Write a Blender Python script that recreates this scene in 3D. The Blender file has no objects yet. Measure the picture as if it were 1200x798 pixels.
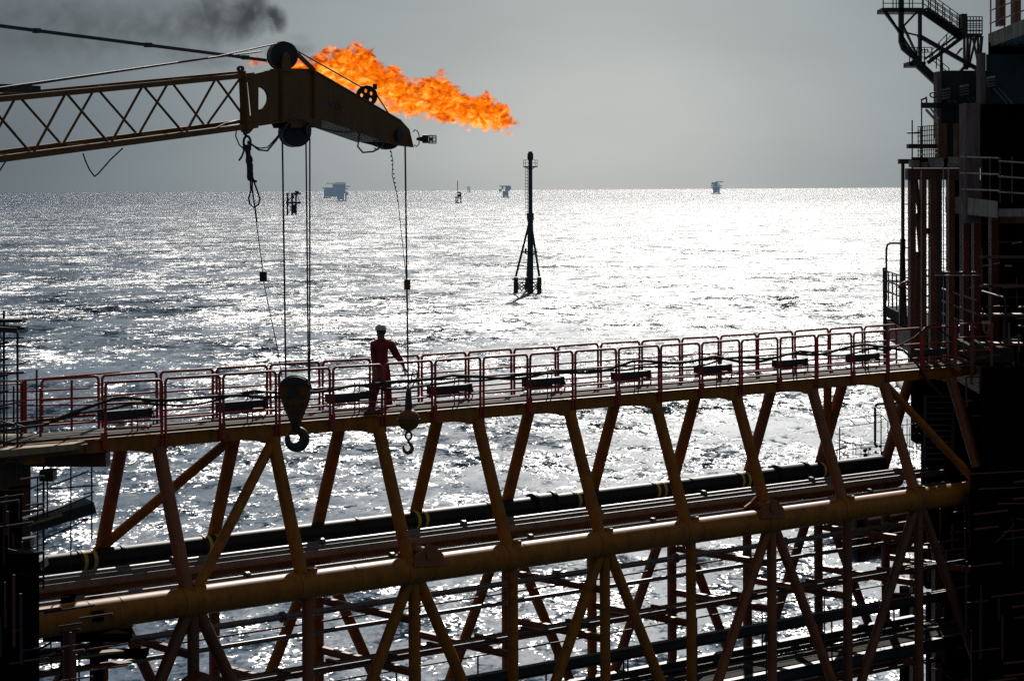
import bpy, math, random
from mathutils import Vector, Matrix
from mathutils.geometry import tessellate_polygon
random.seed(7)
sc = bpy.context.scene
C = sc.collection
R = math.radians
V = Vector

# ------------------------------------------------------------------ camera
F = 2740.0; HX, HY = 600.0, 222.5; ROLL = R(0.334); ZC = 30.0
def W(px, py, Y):
    """point of the place seen at (px, py) of the 1200 px photograph, Y metres ahead of the camera"""
    dx, dy = px-HX, py-HY
    x = dx*math.cos(ROLL)-dy*math.sin(ROLL); d = dx*math.sin(ROLL)+dy*math.cos(ROLL)
    return V((x*Y/F, Y, ZC-d*Y/F))
cam = bpy.data.cameras.new('camera'); co = bpy.data.objects.new('camera', cam); C.objects.link(co)
cam.sensor_width = 36; cam.lens = F/1200*36; cam.shift_y = -(399-HY)/1200; cam.clip_end = 4e5; cam.clip_start = 1
r = V((math.cos(ROLL), 0, -math.sin(ROLL))); u_ = V((math.sin(ROLL), 0, math.cos(ROLL))); b = V((0, -1, 0))
co.matrix_world = Matrix(((r.x, u_.x, b.x, 0), (r.y, u_.y, b.y, 0), (r.z, u_.z, b.z, ZC), (0, 0, 0, 1)))
sc.camera = co

# ------------------------------------------------------------------ materials
def nt(name):
    m = bpy.data.materials.new(name); m.use_nodes = True; t = m.node_tree; t.nodes.clear()
    return m, t.nodes, t.links
def N(n, kind, **kw):
    x = n.new(kind)
    for k, v in kw.items():
        if k in x.inputs.keys() if isinstance(k, str) else False: x.inputs[k].default_value = v
        else: setattr(x, k, v)
    return x
def paint(name, col, rough=.5, metal=0, grime=.45, rust=(.05, .018, .006), scale=3.0, bump=.004, spec=.5):
    m, n, l = nt(name)
    out = n.new('ShaderNodeOutputMaterial'); p = n.new('ShaderNodeBsdfPrincipled'); l.new(p.outputs[0], out.inputs[0])
    g = n.new('ShaderNodeNewGeometry')
    n1 = N(n, 'ShaderNodeTexNoise', Scale=scale, Detail=8, Roughness=.65); l.new(g.outputs['Position'], n1.inputs['Vector'])
    mp = n.new('ShaderNodeMapping'); mp.inputs['Scale'].default_value = (9, 9, .8); l.new(g.outputs['Position'], mp.inputs[0])
    n2 = N(n, 'ShaderNodeTexNoise', Scale=1.0, Detail=5, Roughness=.6); l.new(mp.outputs[0], n2.inputs['Vector'])
    r1 = n.new('ShaderNodeValToRGB'); r1.color_ramp.elements[0].position = .5; r1.color_ramp.elements[1].position = .72
    r1.color_ramp.elements[1].color = (grime*1.6,)*3+(1,); l.new(n1.outputs[0], r1.inputs[0])
    r2 = n.new('ShaderNodeValToRGB'); r2.color_ramp.elements[0].position = .3; r2.color_ramp.elements[0].color = (1-grime*.8,)*3+(1,)
    r2.color_ramp.elements[1].position = .68; l.new(n2.outputs[0], r2.inputs[0])
    mx = N(n, 'ShaderNodeMix', data_type='RGBA'); mx.inputs[6].default_value = col+(1,); mx.inputs[7].default_value = rust+(1,)
    l.new(r1.outputs[0], mx.inputs[0])
    mu = N(n, 'ShaderNodeMix', data_type='RGBA', blend_type='MULTIPLY'); mu.inputs[0].default_value = 1
    l.new(mx.outputs[2], mu.inputs[6]); l.new(r2.outputs[0], mu.inputs[7]); l.new(mu.outputs[2], p.inputs['Base Color'])
    p.inputs['Roughness'].default_value = rough; p.inputs['Metallic'].default_value = metal
    p.inputs['Specular IOR Level'].default_value = spec
    bp = N(n, 'ShaderNodeBump', Strength=.6, Distance=bump); l.new(n1.outputs[0], bp.inputs['Height']); l.new(bp.outputs[0], p.inputs['Normal'])
    return m
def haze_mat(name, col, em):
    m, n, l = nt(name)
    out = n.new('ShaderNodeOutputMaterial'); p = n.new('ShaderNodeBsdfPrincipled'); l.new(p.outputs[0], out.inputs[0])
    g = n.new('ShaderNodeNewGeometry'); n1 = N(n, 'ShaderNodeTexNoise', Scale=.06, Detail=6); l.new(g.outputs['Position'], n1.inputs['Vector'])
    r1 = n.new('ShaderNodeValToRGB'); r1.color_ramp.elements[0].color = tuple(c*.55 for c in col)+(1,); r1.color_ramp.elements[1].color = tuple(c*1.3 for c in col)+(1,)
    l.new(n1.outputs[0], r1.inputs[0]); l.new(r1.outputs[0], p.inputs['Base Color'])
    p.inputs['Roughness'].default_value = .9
    p.inputs['Emission Color'].default_value = em+(1,); p.inputs['Emission Strength'].default_value = 1  # distance haze put in as emission; the steel itself gives no light
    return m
M = dict(
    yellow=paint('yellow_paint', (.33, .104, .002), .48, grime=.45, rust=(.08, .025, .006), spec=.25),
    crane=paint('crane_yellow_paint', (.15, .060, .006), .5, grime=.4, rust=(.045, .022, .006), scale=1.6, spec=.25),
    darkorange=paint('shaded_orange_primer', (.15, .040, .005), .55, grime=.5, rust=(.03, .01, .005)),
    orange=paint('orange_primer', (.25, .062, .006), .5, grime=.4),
    red=paint('red_rail_paint', (.34, .022, .014), .55, grime=.35, rust=(.10, .03, .01), scale=9),
    deck=paint('galvanised_plank', (.060, .053, .048), .8, grime=.5, rust=(.05, .035, .025), scale=6, spec=.12),
    plank=paint('worn_dark_board', (.045, .036, .028), .9, grime=.6, rust=(.03, .02, .015), scale=4, spec=.08),
    tan=paint('pale_deck_plate', (.30, .20, .10), .7, grime=.5, rust=(.08, .04, .02), scale=2),
    black=paint('black_steel', (.012, .012, .013), .55, grime=.3, rust=(.02, .012, .008)),
    rope=paint('greased_wire', (.012, .011, .011), .5, grime=.2, scale=20),
    hose=paint('black_hose', (.030, .020, .015), .8, grime=.4, rust=(.04, .025, .018), scale=5),
    pipe=paint('dark_lagged_pipe', (.014, .012, .011), .5, grime=.4, rust=(.03, .022, .018), scale=2.2, spec=.25),
    band=paint('yellow_band', (.75, .50, .08), .5, grime=.3),
    grey=paint('grey_pipe', (.16, .145, .14), .4, metal=.3, grime=.4, rust=(.06, .045, .04), scale=4),
    pale=paint('pale_conduit', (.55, .46, .42), .5, grime=.4, rust=(.2, .12, .09), scale=2),
    brown=paint('brown_primer', (.15, .052, .02), .6, grime=.5, rust=(.02, .008, .004)),
    darkred=paint('dark_red_primer', (.13, .024, .012), .6, grime=.5, rust=(.012, .005, .004)),
    green=paint('dark_green_paint', (.014, .042, .042), .5, grime=.5, rust=(.01, .01, .01)),
    navy=paint('dark_blue_grey_steel', (.02, .026, .032), .5, grime=.3, rust=(.015, .015, .015)),
    mauve=paint('weathered_pink_panel', (.22, .145, .14), .8, grime=.7, rust=(.06, .045, .045), scale=1.2),
    skirt=paint('weathered_cream_plate', (.42, .36, .29), .8, grime=.7, rust=(.12, .08, .05), scale=1.4),
    void=paint('shaded_black_steel', (.009, .0065, .006), .8, grime=.5, rust=(.004, .003, .002), spec=0.0),  # base colour held near black to stand in for shade and vignette
    coverall=paint('red_coverall_cloth', (.19, .014, .023), .9, grime=.3, rust=(.09, .008, .012), scale=7, bump=.02),
    skin=paint('skin', (.16, .08, .055), .6, grime=.1, rust=(.12, .06, .04)),
    helmet=paint('pale_helmet', (.42, .40, .38), .4, grime=.2, rust=(.3, .28, .26)),
    lampred=paint('red_plastic', (.5, .02, .015), .3, grime=.1),
    mark=paint('faded_blue_grey_lettering', (.10, .10, .16), .7, grime=.4),
    markred=paint('faded_red_lettering', (.16, .02, .025), .7, grime=.4),
    beacon=paint('beacon_grey_steel', (.055, .065, .075), .7, grime=.3, rust=(.04, .04, .04), scale=.5),
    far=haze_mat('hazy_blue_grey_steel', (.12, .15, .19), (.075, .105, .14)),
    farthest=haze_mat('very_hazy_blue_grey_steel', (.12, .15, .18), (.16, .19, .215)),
)
def glass():
    m, n, l = nt('lamp_glass'); out = n.new('ShaderNodeOutputMaterial'); p = n.new('ShaderNodeBsdfPrincipled'); l.new(p.outputs[0], out.inputs[0])
    p.inputs['Base Color'].default_value = (.8, .8, .8, 1); p.inputs['Roughness'].default_value = .12; p.inputs['Transmission Weight'].default_value = .85; p.inputs['IOR'].default_value = 1.2
    return m
M['glass'] = glass()

# ------------------------------------------------------------------ mesh building
def frame(d, up=V((0, 0, 1))):
    d = d.normalized()
    if abs(d.dot(up)) > .995: up = V((0, 1, 0)) if abs(d.y) < .9 else V((1, 0, 0))
    s = d.cross(up).normalized(); return d, s, s.cross(d).normalized()
class MB:
    def __init__(s): s.v = []; s.f = []; s.sm = []; s.mi = []
    def add(s, vs, fs, smooth=False, mi=0):
        o = len(s.v); s.v += [V(x) for x in vs]
        for f in fs: s.f.append([i+o for i in f]); s.sm.append(smooth); s.mi.append(mi)
        return s
    def tube(s, a, b_, r0, r1=None, n=10, cap=True):
        a, b_ = V(a), V(b_); r1 = r0 if r1 is None else r1; d, x, y = frame(b_-a)
        vs = []
        for p, rr in ((a, r0), (b_, r1)):
            for i in range(n): t = 2*math.pi*i/n; vs.append(p+x*rr*math.cos(t)+y*rr*math.sin(t))
        s.add(vs, [[i, (i+1) % n, n+(i+1) % n, n+i] for i in range(n)], True)
        if cap: s.add(vs[:n], [list(range(n))[::-1]]); s.add(vs[n:], [list(range(n))])
        return s
    def path(s, pts, rad, n=8, closed=False):
        pts = [V(p) for p in pts]; k = len(pts); rings = []; ref = None
        for i, p in enumerate(pts):
            a = pts[(i-1) % k] if (i or closed) else p; c = pts[(i+1) % k] if (i < k-1 or closed) else p
            d = (c-a).normalized()
            if ref is None: _, ref, _ = frame(d)
            x = (ref-d*ref.dot(d)).normalized(); ref = x; y = d.cross(x)
            rr = rad[i] if isinstance(rad, (list, tuple)) else rad
            rings.append([p+x*rr*math.cos(2*math.pi*j/n)+y*rr*math.sin(2*math.pi*j/n) for j in range(n)])
        vs = [q for rg in rings for q in rg]; fs = []
        for i in range(k if closed else k-1):
            o, o2 = i*n, ((i+1) % k)*n
            fs += [[o+j, o+(j+1) % n, o2+(j+1) % n, o2+j] for j in range(n)]
        s.add(vs, fs, True)
        if not closed: s.add(rings[0], [list(range(n))[::-1]]); s.add(rings[-1], [list(range(n))])
        return s
    def hexa(s, q):  # q: 8 points, bottom 4 then top 4
        return s.add(q, [[0, 3, 2, 1], [4, 5, 6, 7], [0, 1, 5, 4], [1, 2, 6, 5], [2, 3, 7, 6], [3, 0, 4, 7]])
    def beam(s, a, b_, w, h, up=V((0, 0, 1))):
        a, b_ = V(a), V(b_); d, x, y = frame(b_-a, up); x = x*w/2; y = y*h/2
        return s.hexa([a-x-y, a+x-y, a+x+y, a-x+y, b_-x-y, b_+x-y, b_+x+y, b_-x+y])
    def ibeam(s, a, b_, w, h, t=.02, up=V((0, 0, 1))):
        a, b_ = V(a), V(b_); d, x, y = frame(b_-a, up); o = y*(h-t)/2
        s.beam(a+o, b_+o, w, t, up); s.beam(a-o, b_-o, w, t, up); s.beam(a, b_, t, h-2*t-.002, up); return s
    def box(s, c, X, Y, Z):  # centre and three half vectors
        c = V(c); return s.hexa([c-X-Y-Z, c+X-Y-Z, c+X+Y-Z, c-X+Y-Z, c-X-Y+Z, c+X-Y+Z, c+X+Y+Z, c-X+Y+Z])
    def plate(s, loops, fn, thick):
        """loops of 2-D points (outer first, then holes), fn maps to 3-D, thick a vector"""
        tri = tessellate_polygon([[V((p[0], p[1], 0)) for p in lp] for lp in loops])
        flat = [p for lp in loops for p in lp]; n = len(flat)
        vs = [fn(*p) for p in flat]; vs += [q+thick for q in vs]
        fs = [list(t) for t in tri]+[[i+n for i in t[::-1]] for t in tri]; o = 0
        for lp in loops:
            k = len(lp); fs += [[o+i, o+(i+1) % k, n+o+(i+1) % k, n+o+i] for i in range(k)]; o += k
        return s.add(vs, fs)
    def ball(s, c, r0, nu=16, nv=10, sc3=(1, 1, 1)):
        c = V(c); vs = []; fs = []
        for j in range(nv+1):
            for i in range(nu):
                a = math.pi*j/nv; t = 2*math.pi*i/nu
                vs.append(c+V((r0*sc3[0]*math.sin(a)*math.cos(t), r0*sc3[1]*math.sin(a)*math.sin(t), r0*sc3[2]*math.cos(a))))
        for j in range(nv):
            for i in range(nu): fs.append([j*nu+i, (j+1)*nu+i, (j+1)*nu+(i+1) % nu, j*nu+(i+1) % nu])
        return s.add(vs, fs, True)
    def pbox(s, x0, y0, x1, y1, Y, dep):
        """box whose front face fills the rectangle seen at depth Y"""
        q = []
        for yy in (Y, Y+dep): q.append([W(x0, y1, Y), W(x1, y1, Y), W(x1, y0, Y), W(x0, y0, Y)])
        D = (V((0, 1, 0)) if dep <= 1 or Y > 500 else V((.7596, .6504, 0)) if (x0+x1)/2 > 600 else V((-.6504, .7596, 0)))*dep; a = q[0]
        return s.hexa([a[0], a[1], a[1]+D, a[0]+D, a[3], a[2], a[2]+D, a[3]+D])
    def build(s, name, mat, parent=None, **tags):
        o0 = parent['_o'] if parent is not None and '_o' in parent else None
        org = V(ORG[parent.name]) if parent is not None else (s.v[0].copy() if s.v else V())
        if parent is None:
            org = V((sum(p.x for p in s.v)/len(s.v), sum(p.y for p in s.v)/len(s.v), min(p.z for p in s.v)))
        me = bpy.data.meshes.new(name); me.from_pydata([p-org for p in s.v], [], s.f)
        for i, p in enumerate(me.polygons): p.use_smooth = s.sm[i]; p.material_index = s.mi[i]
        for mm in (mat if isinstance(mat, (list, tuple)) else [mat]): me.materials.append(mm)
        me.validate(); me.update()
        ob = bpy.data.objects.new(name, me); C.objects.link(ob)
        ORG[ob.name] = org
        if parent is not None: ob.parent = parent
        else: ob.location = org
        for k, v in tags.items(): ob[k] = v
        return ob
ORG = {}
def thing(name, label, cat, loc, group=None):
    o = bpy.data.objects.new(name, None); C.objects.link(o); o.location = loc; ORG[o.name] = V(loc)
    o['label'] = label; o['category'] = cat; o.empty_display_size = .3
    if group: o['group'] = group
    return o
def tag(o, label, cat, group=None, kind=None):
    if kind: o['kind'] = kind
    if label: o['label'] = label
    if cat: o['category'] = cat
    if group: o['group'] = group
    return o
def copy_part(o, parent, off=V((0, 0, 0))):
    c = o.copy(); C.objects.link(c); c.parent = parent; c.location = o.location+off; ORG[c.name] = ORG[o.name]
    for ch in [x for x in bpy.data.objects if x.parent == o]: copy_part(ch, c)
    return c
def lerp(a, b_, t): return a+(b_-a)*t

# ------------------------------------------------------------------ sky and sun
SUN_AZ, SUN_EL = R(5.5), R(32.0)
sdir = V((math.sin(SUN_AZ)*math.cos(SUN_EL), math.cos(SUN_AZ)*math.cos(SUN_EL), math.sin(SUN_EL)))
sun = bpy.data.lights.new('sun', 'SUN'); sun.energy = 4.5; sun.angle = R(.5); sun.color = (1, .95, .88)
so = bpy.data.objects.new('sun', sun); C.objects.link(so); so.rotation_euler = sdir.to_track_quat('Z', 'Y').to_euler()
wd = bpy.data.worlds.new('World'); sc.world = wd; wd.use_nodes = True
n, l = wd.node_tree.nodes, wd.node_tree.links; n.clear()
out = n.new('ShaderNodeOutputWorld'); bg = n.new('ShaderNodeBackground'); l.new(bg.outputs[0], out.inputs[0]); bg.inputs[1].default_value = .1
sky = n.new('ShaderNodeTexSky'); sky.sky_type = 'NISHITA'; sky.sun_disc = False; sky.sun_elevation = SUN_EL; sky.sun_rotation = SUN_AZ
sky.dust_density = 3; sky.air_density = 1.0; sky.altitude = 0
hs = N(n, 'ShaderNodeHueSaturation', Saturation=.28); l.new(sky.outputs[0], hs.inputs['Color'])
tc = n.new('ShaderNodeTexCoord'); nrm = n.new('ShaderNodeVectorMath'); nrm.operation = 'NORMALIZE'; l.new(tc.outputs['Generated'], nrm.inputs[0])
sep = n.new('ShaderNodeSeparateXYZ'); l.new(nrm.outputs[0], sep.inputs[0])
# haze: brightest low above the sea under the sun, falling off to the sides, above and behind
dot = n.new('ShaderNodeVectorMath'); dot.operation = 'DOT_PRODUCT'; l.new(nrm.outputs[0], dot.inputs[0])
hd = V((math.sin(R(2.2)), math.cos(R(2.2)), -.006)).normalized(); dot.inputs[1].default_value = hd
ac = N(n, 'ShaderNodeMath', operation='ARCCOSINE'); l.new(dot.outputs['Value'], ac.inputs[0])
mr = n.new('ShaderNodeMapRange'); l.new(ac.outputs[0], mr.inputs[0]); mr.inputs[1].default_value = 0; mr.inputs[2].default_value = math.pi
cr = n.new('ShaderNodeValToRGB'); l.new(mr.outputs[0], cr.inputs[0]); e = cr.color_ramp.elements; cr.color_ramp.interpolation = 'B_SPLINE'
SKYR = [(0, (.49, .505, .492)), (2.5, (.465, .485, .475)), (5, (.36, .39, .392)), (8.5, (.275, .312, .328)), (12, (.18, .215, .238)), (16, (.125, .148, .165)), (40, (.14, .165, .18)), (90, (.14, .16, .17)), (180, (.115, .122, .13))]
SKYR = [(p/180, c) for p, c in SKYR]
e[0].position, e[0].color = SKYR[0][0], SKYR[0][1]+(1,); e[1].position, e[1].color = SKYR[-1][0], SKYR[-1][1]+(1,)
for p, c in SKYR[1:-1]: x = e.new(p); x.color = c+(1,)
SKYMIX = .12
sc1 = N(n, 'ShaderNodeMix', data_type='RGBA', blend_type='MULTIPLY'); sc1.inputs[0].default_value = 1; l.new(hs.outputs[0], sc1.inputs[6]); l.new(cr.outputs[0], sc1.inputs[7])
s2 = n.new('ShaderNodeVectorMath'); s2.operation = 'SCALE'; s2.inputs['Scale'].default_value = SKYMIX; l.new(sc1.outputs[2], s2.inputs[0])
s3 = n.new('ShaderNodeVectorMath'); s3.operation = 'SCALE'; s3.inputs['Scale'].default_value = 9.0; l.new(cr.outputs[0], s3.inputs[0])
s4 = n.new('ShaderNodeVectorMath'); s4.operation = 'ADD'; l.new(s2.outputs[0], s4.inputs[0]); l.new(s3.outputs[0], s4.inputs[1]); hn = N(n, 'ShaderNodeTexNoise', Scale=5.0, Detail=4, Roughness=.55); hm = n.new('ShaderNodeMapping'); hm.inputs['Scale'].default_value = (1, 1, 4); l.new(nrm.outputs[0], hm.inputs[0]); l.new(hm.outputs[0], hn.inputs['Vector'])
hr = n.new('ShaderNodeMapRange'); l.new(hn.outputs[0], hr.inputs[0]); hr.inputs[1].default_value = .3; hr.inputs[2].default_value = .7; hr.inputs[3].default_value = .93; hr.inputs[4].default_value = 1.06
s5 = n.new('ShaderNodeVectorMath'); s5.operation = 'SCALE'; l.new(s4.outputs[0], s5.inputs[0]); l.new(hr.outputs[0], s5.inputs['Scale']); l.new(s5.outputs[0], bg.inputs[0])

# ------------------------------------------------------------------ sea
def sea_mat():
    m, n, l = nt('sea_water'); out = n.new('ShaderNodeOutputMaterial'); p = n.new('ShaderNodeBsdfPrincipled'); l.new(p.outputs[0], out.inputs[0])
    g = n.new('ShaderNodeNewGeometry')
    # gusts: patches where the ripples are steeper
    gm = n.new('ShaderNodeMapping'); gm.inputs['Scale'].default_value = (1/60, 1/26, 1); gm.inputs['Rotation'].default_value = (0, 0, R(8)); l.new(g.outputs['Position'], gm.inputs[0])
    gn = N(n, 'ShaderNodeTexNoise', Scale=1.0, Detail=4, Roughness=.6, Distortion=.4); l.new(gm.outputs[0], gn.inputs['Vector'])
    gr = n.new('ShaderNodeMapRange'); l.new(gn.outputs[0], gr.inputs[0]); gr.inputs[1].default_value = .34; gr.inputs[2].default_value = .66; gr.inputs[3].default_value = .66; gr.inputs[4].default_value = 1.25
    tot = None
    for (sx, sy, ax, ay, det, rot, ds) in SEA:   # wave slopes, octave by octave
        mp = n.new('ShaderNodeMapping'); mp.inputs['Scale'].default_value = (1/sx, 1/sy, 1); mp.inputs['Rotation'].default_value = (0, 0, R(rot))
        mp.inputs['Location'].default_value = (sx*1.7, sy*.3, 0); l.new(g.outputs['Position'], mp.inputs[0])
        t = N(n, 'ShaderNodeTexNoise', Scale=1.0, Detail=det, Roughness=.62, Distortion=ds); l.new(mp.outputs[0], t.inputs['Vector'])
        a = n.new('ShaderNodeVectorMath'); a.operation = 'SUBTRACT'; l.new(t.outputs['Color'], a.inputs[0]); a.inputs[1].default_value = (.5, .5, .5)
        c = n.new('ShaderNodeVectorMath'); c.operation = 'MULTIPLY'; l.new(a.outputs[0], c.inputs[0]); c.inputs[1].default_value = (ax, ay, 0)
        if tot is None: tot = c
        else:
            ad = n.new('ShaderNodeVectorMath'); ad.operation = 'ADD'; l.new(tot.outputs[0], ad.inputs[0]); l.new(c.outputs[0], ad.inputs[1]); tot = ad
    sc_ = n.new('ShaderNodeVectorMath'); sc_.operation = 'SCALE'; l.new(tot.outputs[0], sc_.inputs[0]); l.new(gr.outputs[0], sc_.inputs['Scale'])
    up = n.new('ShaderNodeVectorMath'); up.operation = 'ADD'; l.new(sc_.outputs[0], up.inputs[0]); up.inputs[1].default_value = (0, 0, 1)
    no = n.new('ShaderNodeVectorMath'); no.operation = 'NORMALIZE'; l.new(up.outputs[0], no.inputs[0]); l.new(no.outputs[0], p.inputs['Normal'])
    p.inputs['Roughness'].default_value = SEAR
    # swell and gust streaks seen far out; facets hide one another towards the horizon
    ln = n.new('ShaderNodeVectorMath'); ln.operation = 'LENGTH'; l.new(g.outputs['Position'], ln.inputs[0])
    lg = N(n, 'ShaderNodeMath', operation='LOGARITHM'); l.new(ln.outputs['Value'], lg.inputs[0]); lg.inputs[1].default_value = 10
    fr = n.new('ShaderNodeMapRange'); l.new(lg.outputs[0], fr.inputs[0]); fr.inputs[1].default_value = 2.3; fr.inputs[2].default_value = 3.8; fr.inputs[3].default_value = .62; fr.inputs[4].default_value = .085
    st = []
    for (sx, sy, lo, hi, k0) in ((9, 24, .32, .56, .0), (45, 190, .34, .58, .5)):
        mp = n.new('ShaderNodeMapping'); mp.inputs['Scale'].default_value = (1/sx, 1/sy, 1); l.new(g.outputs['Position'], mp.inputs[0])
        t = N(n, 'ShaderNodeTexNoise', Scale=1.0, Detail=6, Roughness=.7, Distortion=.5); l.new(mp.outputs[0], t.inputs['Vector'])
        m2 = n.new('ShaderNodeMapRange'); l.new(t.outputs[0], m2.inputs[0]); m2.inputs[1].default_value = lo; m2.inputs[2].default_value = hi; m2.inputs[3].default_value = k0; m2.inputs[4].default_value = 1.25
        st.append(m2.outputs[0])
    fx = N(n, 'ShaderNodeMath', operation='MULTIPLY'); l.new(st[0], fx.inputs[0]); l.new(st[1], fx.inputs[1])
    fw = n.new('ShaderNodeMapRange'); l.new(lg.outputs[0], fw.inputs[0]); fw.inputs[1].default_value = 2.3; fw.inputs[2].default_value = 2.8; fw.inputs[3].default_value = .5; fw.inputs[4].default_value = 1.0
    mx = N(n, 'ShaderNodeMix', data_type='FLOAT'); l.new(fw.outputs[0], mx.inputs[0]); mx.inputs[2].default_value = 1; l.new(fx.outputs[0], mx.inputs[3])
    sp = N(n, 'ShaderNodeMath', operation='MULTIPLY'); l.new(fr.outputs[0], sp.inputs[0]); l.new(mx.outputs[0], sp.inputs[1]); l.new(sp.outputs[0], p.inputs['Specular IOR Level'])
    pn = N(n, 'ShaderNodeTexNoise', Scale=.02, Detail=4); l.new(g.outputs['Position'], pn.inputs['Vector'])
    rr = n.new('ShaderNodeValToRGB'); l.new(pn.outputs[0], rr.inputs[0]); rr.color_ramp.elements[0].position = .35; rr.color_ramp.elements[1].position = .7
    rr.color_ramp.elements[0].color = (.008, .040, .088, 1); rr.color_ramp.elements[1].color = (.015, .056, .115, 1)
    l.new(rr.outputs[0], p.inputs['Base Color']); p.inputs['IOR'].default_value = 1.33
    return m
SEAR = .28
SEA = [(60, 80, 1.2, 1.4, 3, 6, .5), (22, 34, 1.6, 1.7, 3, 14, .8), (6.5, 13, 2.2, 2.3, 4, -14, 1.1), (1.9, 4.2, 2.3, 2.4, 4, 18, 1.0), (.42, .85, 1.8, 1.8, 2, 0, .3)]
sm_ = sea_mat()
me = bpy.data.meshes.new('sea'); S = 250000
me.from_pydata([(-S, -20000, 0), (S, -20000, 0), (S, S, 0), (-S, S, 0)], [], [[0, 1, 2, 3]]); me.materials.append(sm_)
sea = bpy.data.objects.new('sea', me); C.objects.link(sea); sea['kind'] = 'structure'

# ------------------------------------------------------------------ footbridge
BD = V((.7596, .6504, 0)); BN = V((-.6504, .7596, 0)); BO = V((0, 50.5, ZC)); UP = V((0, 0, 1))
def B(u, v, h): return BO+BD*u+BN*v-UP*h
U0 = -8.93; NP = 2.64
def un(k): return U0+NP*k
UL, UR = -12.0, 15.6
VN, VF = -.985, 2.32      # near and far lower chord
DW = 1.33
br = thing('footbridge', 'long yellow steel truss footbridge with red railings crossing to the dark platform', 'footbridge', B(UL, .6, 12.6))
# walkway deck planks
mb = MB()
k = 0; u0 = UL
while u0 < UR+.5:
    for j in range(5):
        v0 = .06+j*(DW-.12)/5; mb.box(B(u0+.9, v0+.12, 4.585+random.uniform(-.004, .004)), BD*.895, BN*.112, UP*.02)
    u0 += 1.8
mb.build('deck', M['deck'], br)
for v in (-.0, DW):
    mb = MB(); mb.beam(B(UL, v, 4.745), B(UR+.4, v, 4.745), .12, .25); mb.beam(B(UL, v, 4.612), B(UR+.4, v, 4.612), .2, .016)
    for k in range(-1, 10):
        # haunched gusset under every frame, swept to the left
        uu = un(k); lo = [(uu-1.25, 4.87), (uu-.7, 4.885), (uu-.35, 4.93), (uu-.22, 4.98), (uu+.16, 4.98), (uu+.16, 4.87)]
        if uu+.2 < UR: mb.plate([lo], lambda a, c, v=v: B(a, v-.055, c), BN*.11)
    u0 = UL+.4
    while u0 < UR:
        mb.box(B(u0, v-.075, 4.628), BD*.11, BN*.05, UP*.008); u0 += 1.32
    mb.build('top_chord', M['yellow'], br)
for k in range(-1, 10):
    uu = un(k)
    MB().beam(B(uu, .07, 4.76), B(uu, DW-.07, 4.76), .1, .14).build('deck_crossbeam', M['orange'], br)
    if k == -1: continue
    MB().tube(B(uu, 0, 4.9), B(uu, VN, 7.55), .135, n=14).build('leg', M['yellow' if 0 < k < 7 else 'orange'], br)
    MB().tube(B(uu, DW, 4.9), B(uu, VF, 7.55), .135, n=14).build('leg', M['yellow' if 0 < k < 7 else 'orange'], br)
HL = 7.70
for v, nm in ((VN, 'lower_chord'), (VF, 'lower_chord')):
    mb = MB().tube(B(UL-1.3, v, HL), B(UR-.2, v, HL), .275, n=32)
    for uu in (UL+.9, un(0)-1.5, un(1)+1.2, un(3)+.35, un(5)+.3, un(7)+.2, un(8)+.3): mb.tube(B(uu-.01, v, HL), B(uu+.01, v, HL), .281, n=32)
    mb.build(nm, M['yellow'], br)
def brace(a, b_, r_=.105, mat='yellow', name='diagonal_brace'): return MB().tube(a, b_, r_, n=12).build(name, M[mat], br)
brace(B(un(1), 0, 4.95), B(un(0)+.2, VN, 7.5)); brace(B(un(1), DW, 4.95), B(un(0)-.6, VF, 7.5))
brace(B(un(8)+.1, 0, 4.95), B(un(9)-.2, VN, 7.5)); brace(B(un(8)-.6, DW, 4.95), B(un(8)+.5, VF, 7.5))
HB = 12.6
for v in (VN, VF):
    MB().tube(B(UL, v, HB), B(UR, v, HB), .2, n=20).build('bottom_chord', M['orange'], br)
    for k in range(-1, 10):
        mt = ('darkorange', 'darkorange', 'orange', 'yellow', 'yellow', 'yellow', 'yellow', 'orange', 'darkorange', 'darkorange', 'darkorange')[k+1]  # end bays take darker colours in place of the shade there
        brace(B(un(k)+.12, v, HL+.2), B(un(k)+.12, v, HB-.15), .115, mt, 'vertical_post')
        if k % 2 == 0:
            for s_ in (-1, 1): brace(B(un(k)+.12+s_*.12, v, HL+.2), B(un(k)+.12+s_*(NP-.2), v, HB-.15), .12, mt, 'diagonal_brace')
for k in range(-1, 10):
    if k % 2 == 0: MB().ibeam(B(un(k)+.12, VN+.1, 8.72), B(un(k)+.12, VF-.1, 8.72), .12, .14).build('crossbeam', M['orange'], br)
    MB().ibeam(B(un(k)+.12, VN+.1, 9.78), B(un(k)+.12, VF-.1, 9.78), .12, .15).build('crossbeam', M['orange'], br)
    if k > 0 : MB().ibeam(B(un(k)+.12, VN+.1, 11.75), B(un(k)+.12, VF-.1, 11.75), .12, .15).build('crossbeam', M['orange'], br)
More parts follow.
